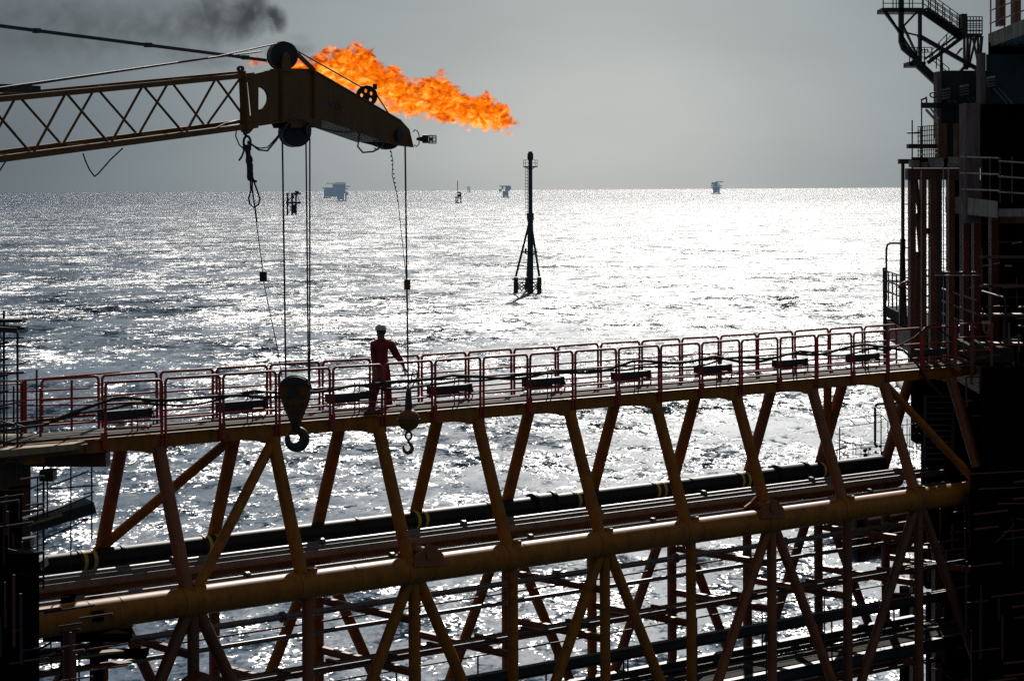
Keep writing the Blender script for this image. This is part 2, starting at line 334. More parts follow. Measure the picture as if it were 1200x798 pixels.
# peaked lifting gussets on the near tube
for k, dx in ((2, .32), (6, -.12)):
    uu = un(k)+dx; pr = [(uu-.42, HL-.12), (uu-.4, HL-.34), (uu-.2, HL-.43), (uu-.02, HL-.55), (uu+.1, HL-.5), (uu+.34, HL-.30), (uu+.38, HL-.05)]
    mb = MB()
    for o in (-.3, .22): mb.plate([pr], lambda a, c, o=o: B(a, VN+o, c), BN*.05)
    mb.tube(B(uu, VN-.33, HL-.34), B(uu, VN+.33, HL-.34), .12, n=18)
    mb.build('lifting_gusset', M['orange'], br)
for k in range(0, 10):
    mb = MB(); uu = un(k)
    mb.box(B(uu+.22, VN, HL-.29), BD*.09, BN*.08, UP*.03); mb.tube(B(uu-.17, VN, HL), B(uu+.17, VN, HL), .287, n=32)
    mb.build('node_collar', M['yellow'], br)
mb = MB(); pr = [(-.5, 9.25), (0, 8.98), (.5, 9.25), (.5, 9.5), (-.5, 9.5)]
mb.plate([pr], lambda a, c: B(un(0)+.1+a, VN-.45, c), BN*.4).build('peaked_bracket', M['darkred'], br)

# railing panels
def rail_mesh(rr=.0275):
    w = 1.235; mb = MB(); c = .085; H = 1.0
    pts = [(0, -.28), (0, H-c)]
    for i in range(1, 6): a = math.pi/2*i/5; pts.append((c-c*math.cos(a), H-c+c*math.sin(a)))
    pts.append((w-c, H))
    for i in range(1, 6): a = math.pi/2*i/5; pts.append((w-c+c*math.sin(a), H-c+c*math.cos(a)))
    pts.append((w, -.28))
    mb.path([B(a, 0, 4.57-z) for a, z in pts], rr, n=8)
    for z in (.60, .24, .12): mb.tube(B(0, 0, 4.57-z), B(w, 0, 4.57-z), rr*.8, n=8)
    for z in (-.05, -.22): mb.box(B(0, .0, 4.57-z), BD*.04, BN*.035, UP*.012)
    return mb
first = None
def bent(o, k, v):  # small knocks and misalignments
    o.rotation_euler = (R(random.uniform(-.8, .8)), R(random.uniform(-.35, .35)), R(random.uniform(-.35, .35)))
rail_proto = rail_mesh(); pr_o = V(B(0, 0, 4.57))
me = bpy.data.meshes.new('railing_panel'); me.from_pydata([p-pr_o for p in rail_proto.v], [], rail_proto.f)
for i, p in enumerate(me.polygons): p.use_smooth = rail_proto.sm[i]
me.materials.append(M['red'])
for v, ph in ((-.08, 0), (DW+.08, -.5)):
    for j in range(0, 19):
        uu = 12.3+1.32-1.32*j+ph
        if uu < UL-.1: continue
        o = bpy.data.objects.new('railing_panel', me); C.objects.link(o); o.parent = br; o.location = B(uu, v, 4.57)-ORG[br.name]; bent(o, j, v)
        if v < 0 and j % 2 == 0:
            MB().box(B(uu-.03, v, 4.66), BD*.05, BN*.045, UP*.16).build('stanchion_foot', M['red'], br)
        if v < 0 and j % 2:
            MB().beam(B(uu-.03, v+.05, 4.56), B(uu+.16, v+.35, 4.56), .03, .03).build('stanchion_foot', M['black'], br)

# linear lamps fixed inside the near railing
gl = 'linear lamps along the footbridge railing'
lamp_u = [12.3-1.32*j for j in range(-1, 18, 2)]
names = ['nearest the dark platform on the right', 'below the hanging hoses by the platform', 'second bay left of where the hose drops', 'above the seventh deck frame',
         'right of the middle of the bridge', 'at the middle of the bridge', 'just right of the hook ball', 'between the hook block and the walking man', 'just left of the big hook block', 'farthest left beside the scaffold']
for i, uu in enumerate(lamp_u):
    t = thing('linear_lamp', 'black tubular bridge lamp '+names[i], 'lamp', B(uu, .1, 4.57), gl)
    us = uu-.02; mb = MB()
    hz = 4.57-.37
    mb.beam(B(us+.04, .1, hz), B(us+1.06, .1, hz), .14, .15); mb.beam(B(us+.1, .1, hz+.085), B(us+.8, .1, hz+.085), .06, .035)
    mb.build('housing', M['black'], t)
    for a in (0, 1.05): MB().beam(B(us+a, .1, hz), B(us+a+.06, .1, hz), .165, .175).build('end_cap', M['black'], t)
    for a in (.76, .88): MB().beam(B(us+a, .19, 4.58), B(us+a, .19, hz-.27), .025, .02).build('bracket', M['red'], t)
    pts = [B(us+1.08, .1, hz), B(us+1.16, .1, hz-.02), B(us+1.2, .1, hz+.1), B(us+1.17, .1, hz+.25), B(us+1.05, .1, hz+.32)]
    MB().path(pts, .016).build('cable', M['hose'], t)

# hoses tied along the railing
def wavy(v, h0, u0, u1, seed, amp=.05):
    rnd = random.Random(seed); pts = []; u = u0; ph = rnd.random()*6
    while u <= u1:
        sag = .09*abs(math.sin((u-ph)*math.pi/2.64)); pts.append(B(u, v+.012*math.sin(u*3+seed), h0+sag+amp*1.3*math.sin(u*.9+ph)+.025*math.sin(u*2.7+seed))); u += .2
    return pts
hg = 'hoses tied to the footbridge railing'
o = MB().path([B(-14, -.12, 4.35), B(-13, -.13, 4.28), B(-12, -.14, 4.2), B(-11.2, -.13, 4.17), B(-10.6, -.13, 4.02)]+wavy(-.14, 3.93, -10, 12.2, 1)+[B(12.8, -.15, 4.1), B(13.3, -.15, 4.45), B(13.7, -.16, 4.9), B(14.4, -.16, 5.4)], .031).build('hose', M['hose'])
tag(o, 'thick black hose tied along the railing, its right end dropping below the deck', 'hose', hg)
o = MB().path([B(-14, -.1, 4.45), B(-12.6, -.12, 4.33), B(-11.5, -.12, 4.27), B(-10.7, -.12, 4.1)]+wavy(-.115, 3.97, -10, 12.2, 5, .035)+[B(12.7, -.13, 3.95), B(13.2, -.13, 3.8), B(13.7, -.13, 3.55), B(14.1, 0, 3.5), B(14.5, 0, 3.7), B(15.2, 0, 4.1)], .024).build('hose', M['hose'])
tag(o, 'thinner black hose along the railing, its right end rising over the handrail', 'hose', hg)

# ------------------------------------------------------------------ pipes carried by the bridge
t = thing('pipeline', 'thick black pipeline with yellow bands lying along the far side of the bridge', 'pipeline', B(UL, 1.95, 7.6))
vP, hP = 2.0, 7.22
MB().tube(B(UL-1, vP, hP), B(UR-1.2, vP, hP), .20, n=28).build('pipe', M['pipe'], t)
for uu in (-9.5, -6.6, -1.2, .95, 3.55, 6.1, 9.0, 12.0):
    for a in (0, .22): MB().tube(B(uu+a, vP, hP), B(uu+a+.08, vP, hP), .207, n=28, cap=True).build('yellow_band', M['band'], t)
    MB().tube(B(uu-.08, vP, hP), B(uu-.03, vP, hP), .215, n=28).build('clamp', M['black'], t)
for uu in (-8.6, -2.8, 2.2, 7.3): MB().tube(B(uu, vP, hP), B(uu+.05, vP, hP), .216, n=28).build('joint', M['pipe'], t)
for uu, L in ((2.3, .55), (10.4, 1.0)):
    mb = MB().tube(B(uu, vP, hP), B(uu+L, vP, hP), .25, n=24); mb.tube(B(uu-.05, vP, hP), B(uu+.03, vP, hP), .28, n=24).tube(B(uu+L-.03, vP, hP), B(uu+L+.05, vP, hP), .28, n=24)
    mb.build('coupling', M['pipe'], t)
pg = 'grey pipes between the two big tubes of the bridge'
def ln(name, pts, rr, mat, lab, cat, grp=None, n=12): return tag(MB().path([B(*p) for p in pts], rr, n=n).build(name, M[mat]), lab, cat, grp)
ln('service_pipe', [(UL, 1.05, 7.33), (UR-1, 1.05, 7.33)], .085, 'grey', 'grey service pipe just below the banded black pipeline', 'pipe', pg)
o = MB().beam(B(UL, .62, 7.42), B(UR-.6, .62, 7.42), .5, .05); o.beam(B(UL, .37, 7.36), B(UR-.6, .37, 7.36), .03, .12); o.beam(B(UL, .88, 7.36), B(UR-.6, .88, 7.36), .03, .12)
tag(o.build('cable_tray', M['grey']), 'open grey cable tray running beside the thick yellow tube', 'cable tray')
ln('service_pipe', [(UL, .1, 7.62), (UR-.8, .1, 7.62)], .075, 'grey', 'grey service pipe closest behind the thick yellow tube', 'pipe', pg)
ln('thin_line', [(UL, 2.0, 8.55), (UR, 2.0, 8.55)], .02, 'black', 'single thin dark line strung just under the thick yellow tube', 'thin pipe')
ln('water_pipe', [(UL, .46, 8.57), (UR-2, .46, 8.57)], .065, 'grey', 'lone grey pipe resting on the upper crossbeams inside the lower truss', 'pipe')
for uu in (-8, -4.4, -.6, 3.1, 6.8, 10.6):
    for v, h, rr, nm in ((1.05, 7.33, .085, 0), (.1, 7.62, .075, 1), (.46, 8.57, .065, 2)):
        pp = [o for o in bpy.data.objects if o.name.startswith(('service_pipe', 'water_pipe'))]; pp.sort(key=lambda o: ('water' in o.name, o.name)); q = uu+nm*1.1
        for a in (0, .045): MB().tube(B(q+a, v, h), B(q+a+.03, v, h), rr*1.75, n=14).build('flange', M['grey'], pp[nm])
t = thing('pipe_bundle', 'bundle of thin rusty pipes lying on the crossbeams at mid height of the lower truss', 'pipe bundle', B(UL, .3, 9.7))
for i, (v, rr) in enumerate(((-.15, .035), (.0, .028), (.15, .045), (.33, .03), (.5, .04))):
    MB().path([B(UL, v, 9.65), B(-4+i, v+.02, 9.67), B(3, v, 9.655), B(9, v+.03, 9.67), B(UR-1, v, 9.66)], rr).build('pipe', M['grey' if i % 2 else 'brown'], t)
for k in range(0, 20):
    uu = un(0)+k*1.32+.4
    if uu < UR-1: MB().box(B(uu, .17, 9.63), BD*.04, BN*.42, UP*.05).build('clip', M['brown'], t)
t = thing('lower_walkway', 'dark planked service walkway inside the bottom of the truss with light worn boards', 'walkway', B(UL, .8, 11.6))
for v in (-.5, 1.9): MB().ibeam(B(UL, v, 11.5), B(UR, v, 11.5), .2, .30).build('girder', M['black'], t)
for v in (-.45,): MB().ibeam(B(UL, v, 10.32), B(UR, v, 10.32), .2, .24).build('girder', M['black'], t)
mb = MB(); u0 = UL
while u0 < UR:
    if not (-8 < u0 < -1 and random.random() < .5):
        for j in range(3): mb.box(B(u0+.6, -.1+j*.36, 11.38+random.uniform(-.01, .01)), BD*.59, BN*.165, UP*.02)
    u0 += 1.2
mb.build('boards', M['plank'], t)
for v in (-.45, 1.85):
    for z in (10.4, 10.9): MB().tube(B(UL, v, z), B(UR, v, z), .02, n=6).build('handrail', M['black'], t)
    for k in range(12): MB().tube(B(UL+1+k*2.3, v, 11.45), B(UL+1+k*2.3, v, 10.4), .02, n=6).build('post', M['black'], t)
for v, h, rr, m_1, lb in ((1.6, 9.25, .05, 'grey', 'grey pipe along the far side between the upper crossbeams and the pipe bundle'), (1.25, 10.85, .07, 'brown', 'brown pipe above the boards of the lower walkway'), (-.7, 11.05, .05, 'black', 'black pipe along the near edge above the lower walkway'), (.9, 12.05, .09, 'grey', 'grey pipe slung just below the lower walkway'), (-.75, 9.45, .035, 'black', 'thin black pipe on the near side just above the pipe bundle')):
    ln('service_pipe', [(UL, v, h), (UR, v, h)], rr, m_1, lb, 'pipe')
for z, v in ((9.15, 2.1), (10.0, 1.9), (12.1, .3)): ln('thin_line', [(UL, v, z), (UR, v, z)], .022, 'brown', {9.15: 'thin brown conduit along the far side above the pipe bundle', 10.0: 'thin brown conduit along the far side below the pipe bundle', 12.1: 'thin brown conduit below the lower walkway'}[z], 'conduit')

# ------------------------------------------------------------------ crane
def YB(px): return 2740/(79.3*(1-px/2040))
OFFN = V((-.885, .4655, 0))
def P(px, py, off=0): return W(px, py, YB(px))+OFFN*off
BW = .95
cr_ = thing('crane', 'yellow lattice crane boom reaching in from the left with its heavy head and sheaves', 'crane', P(-120, 210, .5))
def ytop(x): return 116.5-.096*x
def ybot(x): return 186.5-.132*x
for off in (0, BW):
    xe = 296 if off == 0 else 338
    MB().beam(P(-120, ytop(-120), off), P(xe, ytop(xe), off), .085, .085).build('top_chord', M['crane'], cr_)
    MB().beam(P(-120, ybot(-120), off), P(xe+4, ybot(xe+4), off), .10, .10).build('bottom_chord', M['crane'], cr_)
    zz = [(-115, 0), (-56, 1), (-17, 0), (38, 1), (77.3, 0), (129, 1), (167.5, 0), (216.5, 1), (253, 0), (294, 1)]+([(338, 0)] if off else [])
    for (a, ta), (c, tb) in zip(zz, zz[1:]):
        pa = P(a, ybot(a) if ta else ytop(a), off); pb = P(c, ybot(c) if tb else ytop(c), off)
        MB().tube(pa, pb, .021, n=8).build('lacing', M['crane'], cr_)
for x in (-17, 77, 167, 253):
    MB().tube(P(x, ytop(x), 0), P(x, ytop(x), BW), .02).build('lacing', M['crane'], cr_)
for x in (38, 129, 216): MB().tube(P(x, ybot(x), 0), P(x, ybot(x), BW), .02).build('lacing', M['crane'], cr_)
# end frame and boom head: two side plates with a half-round and a slot cut out
arc = [(303+14*math.sin(a)*.8, 115.5-13*math.cos(a)) for a in [math.pi*i/12 for i in range(13)]]
head = [(283, 90), (329, 80), (366, 81), (400, 102), (428, 119), (452, 132), (470, 141), (480, 152), (485, 173), (468, 171), (452, 167), (420, 154), (377, 140.5), (377, 150), (341, 150), (341, 142), (300, 148), (292, 157), (283, 150)]
slot = [(289.5, 97), (292, 97), (296, 135), (293, 137)]
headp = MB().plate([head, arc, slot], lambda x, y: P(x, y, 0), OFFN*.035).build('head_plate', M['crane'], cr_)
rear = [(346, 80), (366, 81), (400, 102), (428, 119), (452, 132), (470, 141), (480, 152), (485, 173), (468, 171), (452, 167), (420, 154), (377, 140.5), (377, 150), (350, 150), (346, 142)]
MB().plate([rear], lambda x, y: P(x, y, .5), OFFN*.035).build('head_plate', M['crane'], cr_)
mb = MB()
for (x0, y0), (x1, y1) in (((366, 81.8), (470, 142)), ((377, 139.6), (450, 165.5)), ((300, 147.4), (341, 141.4))):
    mb.beam(P(x0, y0, .30), P(x1, y1, .30), .62, .03)
for x0, y0, y1 in ((329, 81, 142), (367, 84, 138)): mb.beam(P(x0, y0, -.02), P(x0, y1, -.02), .05, .05)
mb.build('head_flange', M['crane'], cr_)
mb = MB().beam(P(284, 84, 0), P(287, 155, 0), .12, .12, V((1, 0, 0))); 
mb.build('end_frame', M['crane'], cr_)
ring = [(283+3.6*math.cos(a), 81+3.6*math.sin(a)) for a in [2*math.pi*i/16 for i in range(16)]]
hole = [(283+1.6*math.cos(a), 81+1.6*math.sin(a)) for a in [2*math.pi*i/10 for i in range(10)]]
MB().plate([ring, hole], lambda x, y: P(x, y, .0), OFFN*.04).build('lug', M['crane'], cr_)
MB().box(P(44, 104, .4), V((.4655, .885, 0))*.42, OFFN*.12, UP*.06).build('top_box', M['black'], cr_)
def sheave(px, py, rpx, off, th, mat='black', holes=0, name='sheave'):
    Y = YB(px); c = P(px, py, off); rr = rpx*Y/F; t1 = V((.4655, .885, 0)); t1f = t1/.4655*.72
    # a disc seen almost round from here: it turns about an axis a little off the boom's own
    ax = V((0.35, -.937, 0)).normalized(); tx = V((.937, .35, 0)).normalized()
    oc = [(rr*math.cos(2*math.pi*i/36), rr*math.sin(2*math.pi*i/36)) for i in range(36)]; loops = [oc]
    for h in range(holes):
        a = 2*math.pi*h/holes+.5; hc = (rr*.52*math.cos(a), rr*.52*math.sin(a)); q = rr*.19
        loops.append([(hc[0]+q*math.cos(2*math.pi*i/12), hc[1]+q*math.sin(2*math.pi*i/12)) for i in range(12)])
    mb = MB().plate(loops, lambda x, y: c+tx*x+UP*y-ax*th/2, ax*th)
    if holes == 0:
        mb.tube(c-ax*(th/2+.03), c+ax*(th/2+.03), rr*.25, n=18)
        oc2 = [(rr*.99*math.cos(2*math.pi*i/36), rr*.99*math.sin(2*math.pi*i/36)) for i in range(36)]
    for s_ in (-1, 1):
        pts = [c+tx*rr*.97*math.cos(2*math.pi*i/36)+UP*rr*.97*math.sin(2*math.pi*i/36)+ax*s_*th*.42 for i in range(36)]
        mb.path(pts, .018, n=6, closed=True)
    return mb.build(name, M[mat], cr_)
sheave(342, 65.5, 16.3, .2, .3); sheave(359, 155, 17, .25, .35); sheave(466.5, 158, 17, .25, .22); sheave(443, 112.5, 12, .25, .07, holes=5)
mb = MB().plate([[(328, 84), (330, 66), (334, 61), (337, 66), (339, 84)]], lambda x, y: P(x, y, -.05), OFFN*.03); mb.plate([[(343, 64), (347, 62), (367, 81), (366, 86)]], lambda x, y: P(x, y, -.06), OFFN*.03); mb.build('sheave_cheek', M['crane'], cr_)
MB().plate([[(430, 116), (434, 114), (441, 117), (447, 125), (450, 127), (448, 131)]], lambda x, y: P(x, y, .2), OFFN*.12).build('bracket', M['black'], cr_)
MB().box(P(450, 101.5, .2), V((.04, 0, 0)), V((0, .05, 0)), UP*.05).build('rope_guard', M['black'], cr_)
MB().tube(P(466, 158.5, -.03), P(466, 158.5, -.06), 7.5*YB(466)/F, n=24).build('hub_cap', M['black'], cr_)
MB().tube(P(358, 152, -.03), P(358, 152, -.07), 6*YB(358)/F, n=24).build('hub_cap', M['black'], cr_)
# lamp at the tip
t1 = V((.95, .31, 0)).normalized()
def tp(px, py): return W(px, py, YB(484))
mb = MB(); mb.tube(tp(492, 163), tp(495, 163), .05, n=14).tube(tp(495, 163), tp(502, 163), .085, n=18).tube(tp(488, 163), tp(492, 163), .03); mb.build('lamp_base', M['black'], cr_)
lbase = [o for o in bpy.data.objects if o.name == 'lamp_base'][0]
lm = MB().tube(tp(502.1, 163.3), tp(510.5, 163.6), .072, .062, n=18).build('lamp_lens', M['glass'], lbase)
MB().tube(tp(503, 163.4), tp(507, 163.5), .038, n=12).build('lamp_bulb', M['lampred'], lbase)
mb = MB().path([tp(x, y) for x, y in ((484, 155), (486, 152.5), (489, 153.5), (491, 158), (491, 169), (488, 172), (485, 170))], .012, n=6)
for x in (503, 507, 511): mb.path([tp(x, 163.4)+UP*.08*math.cos(a)+V((0, 1, 0))*.08*math.sin(a) for a in [2*math.pi*i/16 for i in range(16)]], .008, n=5, closed=True)
for y in (158.8, 168.2): mb.tube(tp(502, y), tp(511, y+.2), .008, n=5)
mb.build('lamp_cage', M['black'], lbase)
MB().path([P(x, y, -.03) for x, y in ((236, 158), (262, 145), (275, 142), (282, 146), (287, 150))], .014, n=6).build('cable_loop', M['rope'], cr_)
MB().path([P(x, y, -.06) for x, y in ((287, 166), (300, 176), (310, 177), (320, 165), (332, 148), (338, 141), (350, 140), (372, 151), (388, 154), (403, 155), (415, 153), (418, 158), (416, 172), (422, 179), (434, 178), (444, 172), (447, 166))], .017, n=6).build('cable_loop', M['rope'], cr_)
MB().path([P(x, y, -.03) for x, y in ((288, 168), (302, 174), (312, 173), (323, 161), (336, 143))], .012, n=6).build('cable_loop', M['rope'], cr_)
MB().path([P(x, y, -.03) for x, y in ((440, 172), (435, 170), (436, 166), (443, 164), (446, 170), (441, 176), (437, 174))], .012, n=6).build('cable_loop', M['rope'], cr_)
MB().path([P(x, y, -.03) for x, y in ((95.5, 180), (98, 188), (103, 199), (109, 207), (113, 204), (128, 187), (142, 174))], .012, n=6).build('cable_loop', M['rope'], cr_)
MB().path([P(x, y, -.03) for x, y in ((-12, 215), (-4, 203), (5, 189))], .012, n=6).build('cable_loop', M['rope'], cr_)
MB().path([P(x, y, -.04) for x, y in ((275, 148), (274, 160), (278, 170), (285, 176))], .012, n=6).build('cable_loop', M['rope'], cr_)
MB().path([P(x, y, -.04) for x, y in ((284, 176), (281, 184), (278, 188))], .018, n=6).build('cable_loop', M['rope'], cr_)
def letters(txt, px, py, h, mat, slant):
    cu = bpy.data.curves.new('txt', 'FONT'); cu.body = txt; cu.size = 1; cu.extrude = .0; cu.align_x = 'LEFT'
    to = bpy.data.objects.new('txt', cu); C.objects.link(to); bpy.context.view_layer.update()
    me = bpy.data.meshes.new_from_object(to.evaluated_get(bpy.context.evaluated_depsgraph_get())); bpy.data.objects.remove(to)
    c = P(px, py, -.012); ex = (P(px+20, py+20*slant, -.012)-c).normalized()
    ey = UP
    mb = MB().add([c+ex*v.co.x*h*1.25+ey*v.co.y*h for v in me.vertices], [list(p.vertices) for p in me.polygons])
    return mb.build('marking', M[mat], headp)
letters('N', 385.5, 125.5, .17, 'mark', .30); letters('O', 392.5, 127.8, .17, 'markred', .30); letters('V', 398.5, 129.6, .17, 'mark', .30)
# pendants and hoist ropes over the boom
def rope(pts, rr, lab, name='wire_rope', cat='wire rope', grp=None, mat='rope', n=6):
    o = MB().path(pts, rr, n=n).build(name, M[mat]); return tag(o, lab, cat, grp)
o = MB().beam(P(-120, 12, .28), P(327, 70.5, .28), .05, .05)
for x in (60, 190, 303): o.beam(P(x-3, 28+x*.130-.4, .28), P(x+3, 28+(x+3)*.130-.4, .28), .07, .075)
tag(o.build('boom_pendant', M['rope']), 'thick black pendant bar sloping down to the sheave on top of the crane head', 'pendant')
rg = 'wire ropes above the crane boom'
rope([P(-120, 122, .2), P(0, 104.5, .2), P(265, 66.5, .2), P(338, 50.5, .2)], .014, 'upper of the two thin ropes running just above the crane boom', grp=rg)
rope([P(-120, 124, .38), P(0, 107.5, .38), P(262, 68.5, .38), P(327, 60, .38)], .014, 'lower of the two thin ropes running just above the crane boom', grp=rg)
rope([P(348, 51.5, .25), P(436, 101.5, .25), P(443, 101, .25)], .014, 'rope from the top sheave down to the perforated sheave in front of the flame', grp=rg)
rope([P(454, 110, .25), P(478, 148, .25)], .014, 'short rope from the perforated sheave to the crane tip', grp=rg)

# hoist lines
YH = 41.6
hg2 = 'hoist lines to the big hook block'
rope([P(342, 166, .2), W(335, 446, YH)], .016, 'leftmost hoist line between lower sheave and big hook block', 'hoist_line', 'hoist line', hg2)
rope([P(369.5, 164, .2), W(361.5, 447, YH)], .014, 'left line of the close pair running to the right side of the hook block', 'hoist_line', 'hoist line', hg2)
rope([P(374, 162, .2), W(363, 447, YH+.06)], .014, 'right line of the close pair running to the right side of the hook block', 'hoist_line', 'hoist line', hg2)
YT = YB(479)
rope([P(480, 172, .1), W(478.6, 473, YT)], .017, 'single hoist line from the crane tip to the ball hook', 'hoist_line', 'hoist line')
# limit switch lines with weights
t = thing('limit_switch_weight', 'small square weight on the slack line left of the hoist lines', 'weight', W(308, 331, YB(308)))
MB().box(W(308.5, 324, YB(308)), V((.06, 0, 0)), V((0, .06, 0)), UP*.085).build('weight', M['black'], t)
MB().path([W(297, 235, YB(300)), W(302.5, 276, YB(303)), W(308, 318, YB(308)), W(308.8, 330, YB(308)), W(325, 408, YB(325)), W(330.5, 443, YH)], .009, n=5).build('line', M['rope'], t)
t = thing('limit_switch_weight', 'small brown weight clamped beside the single hoist line below the crane tip', 'weight', W(477, 341, YT))
MB().box(W(477.3, 333.5, YT), V((.06, 0, 0)), V((0, .06, 0)), UP*.10).build('weight', M['brown'], t)
mb = MB().path([W(458, 176, YT), W(460.5, 190, YT), W(459.5, 205, YT), W(466, 232, YT), W(476, 326, YT)], .008, n=5)
for i in range(12): mb.ball(lerp(W(457.5, 178, YT), W(466, 235, YT), i/11), .017, 6, 4)
mb.box(W(455, 170.5, YT), V((.07, 0, 0)), V((0, .05, 0)), UP*.06); mb.build('line', M['rope'], t)
t = thing('sling', 'black chain sling with a hanging wire eye below the crane head', 'sling', W(297, 243, YB(292)))
YS = YB(290)
mb = MB()
cp = [(287.5, 154), (289.5, 167), (290.5, 176), (292, 188), (293.5, 199), (293, 207)]
for i, (x, y) in enumerate(cp):
    c = W(x, y, YS); rr = [.05, .085, .06, .06, .055, .05][i]
    ax1 = V((1, 0, 0)) if i % 2 else V((.6, .8, 0))
    mb.path([c+ax1*rr*.7*math.cos(a)+UP*rr*1.25*math.sin(a) for a in [2*math.pi*j/16 for j in range(16)]], .022, n=6, closed=True)
mb.tube(W(289.8, 170, YS), W(293.6, 210, YS), .045, n=8); mb.box(W(289.5, 173, YS), V((.07, 0, 0)), V((0, .05, 0)), UP*.05); mb.box(W(293, 199.5, YS), V((.05, 0, 0)), V((0, .04, 0)), UP*.11)
mb.build('chain', M['rope'], t)
ey = [(294, 208), (293.5, 216), (294, 224), (291.5, 232), (292.5, 239), (297.5, 243), (303, 240), (304.6, 233), (301.5, 224), (298, 214), (295.5, 206)]
MB().path([W(x, y, YS) for x, y in ey], .015, n=6).build('eye', M['rope'], t)
mb = MB().path([W(x, y, YS) for x, y in ((296, 203), (295.5, 222), (299, 246), (301, 260))], .014, n=6); mb.beam(W(297, 212, YS), W(301, 213, YS), .04, .04); mb.build('tail', M['rope'], t)

# big hook block
t = thing('hook_block', 'heavy yellow and black sheave block with a large curled hook in front of the bridge', 'hook block', W(346.5, 526, YH))
def blk(y): return W(0, 0, 1)
def fp(cx, cy, Y): return lambda x, y: W(x, y, Y)
dome = [(346+17.5*math.cos(a), 456-14.5*math.sin(a)) for a in [math.pi*i/20 for i in range(21)]]
cheek = [(364, 464), (362, 472), (356, 487), (353, 495), (340, 495), (336, 486), (330, 471), (328, 463)]
for d in (-.16, .13):
    MB().plate([dome[::-1]+[(364, 464), (362, 472), (356, 487), (353, 495), (340, 495), (336, 486), (330, 471), (328, 463)]], fp(0, 0, YH+d), V((0, .03, 0))).build('cheek_plate', M['crane'], t)
for d in (-.09, .0):
    rr = 16*YH/F; mb = MB().tube(W(346, 457, YH+d), W(346, 457, YH+d)+V((0, .07, 0)), rr, n=32); mb.build('sheave', M['black'], t)
mb = MB()
for i in range(21):
    pass
mb.path([W(346+17.8*math.cos(a), 456-15*math.sin(a), YH-.1) for a in [math.pi*i/20 for i in range(21)]], .03, n=6); mb.path([W(346+17.8*math.cos(a), 456-15*math.sin(a), YH+.1) for a in [math.pi*i/20 for i in range(21)]], .03, n=6)
mb.build('rope_guard', M['black'], t)
top_ = [(x, y) for x, y in dome if y < 453.5]
MB().plate([top_[::-1]], fp(0, 0, YH-.2), V((0, .03, 0))).build('top_cover', M['black'], t)
for x0_, x1_, y_ in ((334, 340, 465), (352, 358, 465), (340, 352, 483)): MB().box(W((x0_+x1_)/2, y_, YH-.175), V(((x1_-x0_)/2*YH/F, 0, 0)), V((0, .012, 0)), UP*.03).build('dark_plate', M['black'], t)
MB().tube(W(345, 458, YH)-V((0, .24, 0)), W(345, 458, YH)-V((0, .15, 0)), .085, n=18).build('hub', M['black'], t)
for x, y, rr in ((345, 458, .05), (336.5, 474, .042), (354.5, 474, .042), (346, 474.5, .03), (346, 491, .05)):
    MB().tube(W(x, y, YH)-V((0, .20, 0)), W(x, y, YH)+V((0, .18, 0)), rr, n=14).build('pin', M['black'], t)
MB().tube(W(346, 492, YH), W(346, 503, YH), .085, .07, n=16).build('swivel', M['black'], t)
hk = []; hr = []
for i in range(25):
    a = R(100)-R(305)*i/24; rr = 9.4+1.1*math.sin(i/24*math.pi)
    hk.append(W(346.5+rr*math.cos(a), 513.5-rr*math.sin(a), YH)); hr.append(.05+.045*math.sin(min(1, i/24*1.15)*math.pi)**.7)
hr[-1] = .02
MB().path([W(346, 501, YH)]+hk, [.06]+hr, n=12).build('hook', M['black'], t)
MB().beam(W(345, 503, YH), W(337.5, 510, YH), .05, .03).build('latch', M['black'], t)
# ball hook
t = thing('ball_hook', 'round yellow headache ball with a small hook hanging in front of the deck', 'ball hook', W(478, 531, YT))
bc = W(478.8, 491.8, YT); rb = 13.2*YT/F
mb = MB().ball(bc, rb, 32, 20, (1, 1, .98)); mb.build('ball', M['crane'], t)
mb = MB()
for a in range(26):
    pass
mb.path([bc+V((rb*1.003*math.cos(x), rb*1.003*math.sin(x), .012)) for x in [2*math.pi*i/40 for i in range(40)]], .008, n=5, closed=True); mb.build('seam', M['black'], t)
mb = MB().tube(W(478.7, 460, YT), W(478.8, 480, YT), .055, .075, n=14).tube(W(478.7, 455, YT), W(478.7, 461, YT), .03, .055, n=10); mb.build('socket', M['black'], t)
# a wire end wrapped and sticking out beside the socket
MB().path([W(x, y, YT) for x, y in ((478, 461), (484, 452), (489, 441), (488, 434), (483, 437), (482, 445), (477, 452), (470, 456))], .014, n=6).build('rope_tail', M['rope'], t)
mb = MB().tube(W(478.8, 503, YT), W(478.8, 507, YT), .05, n=12)
mb.path([W(478.8+3.6*math.cos(x), 510.5-4.6*math.sin(x), YT) for x in [2*math.pi*i/18 for i in range(18)]], .022, n=8, closed=True); mb.build('shackle', M['brown'], t)
pts = [(478.6, 514), (478.8, 518), (482, 521.5), (483.2, 525.5), (481.3, 529.3), (477.5, 530.6), (474, 528.6), (472.6, 524.5), (473.2, 521.6)]
MB().path([W(x, y, YT) for x, y in pts], [.022, .028, .034, .042, .045, .042, .034, .022, .012], n=8).build('hook', M['brown'], t)

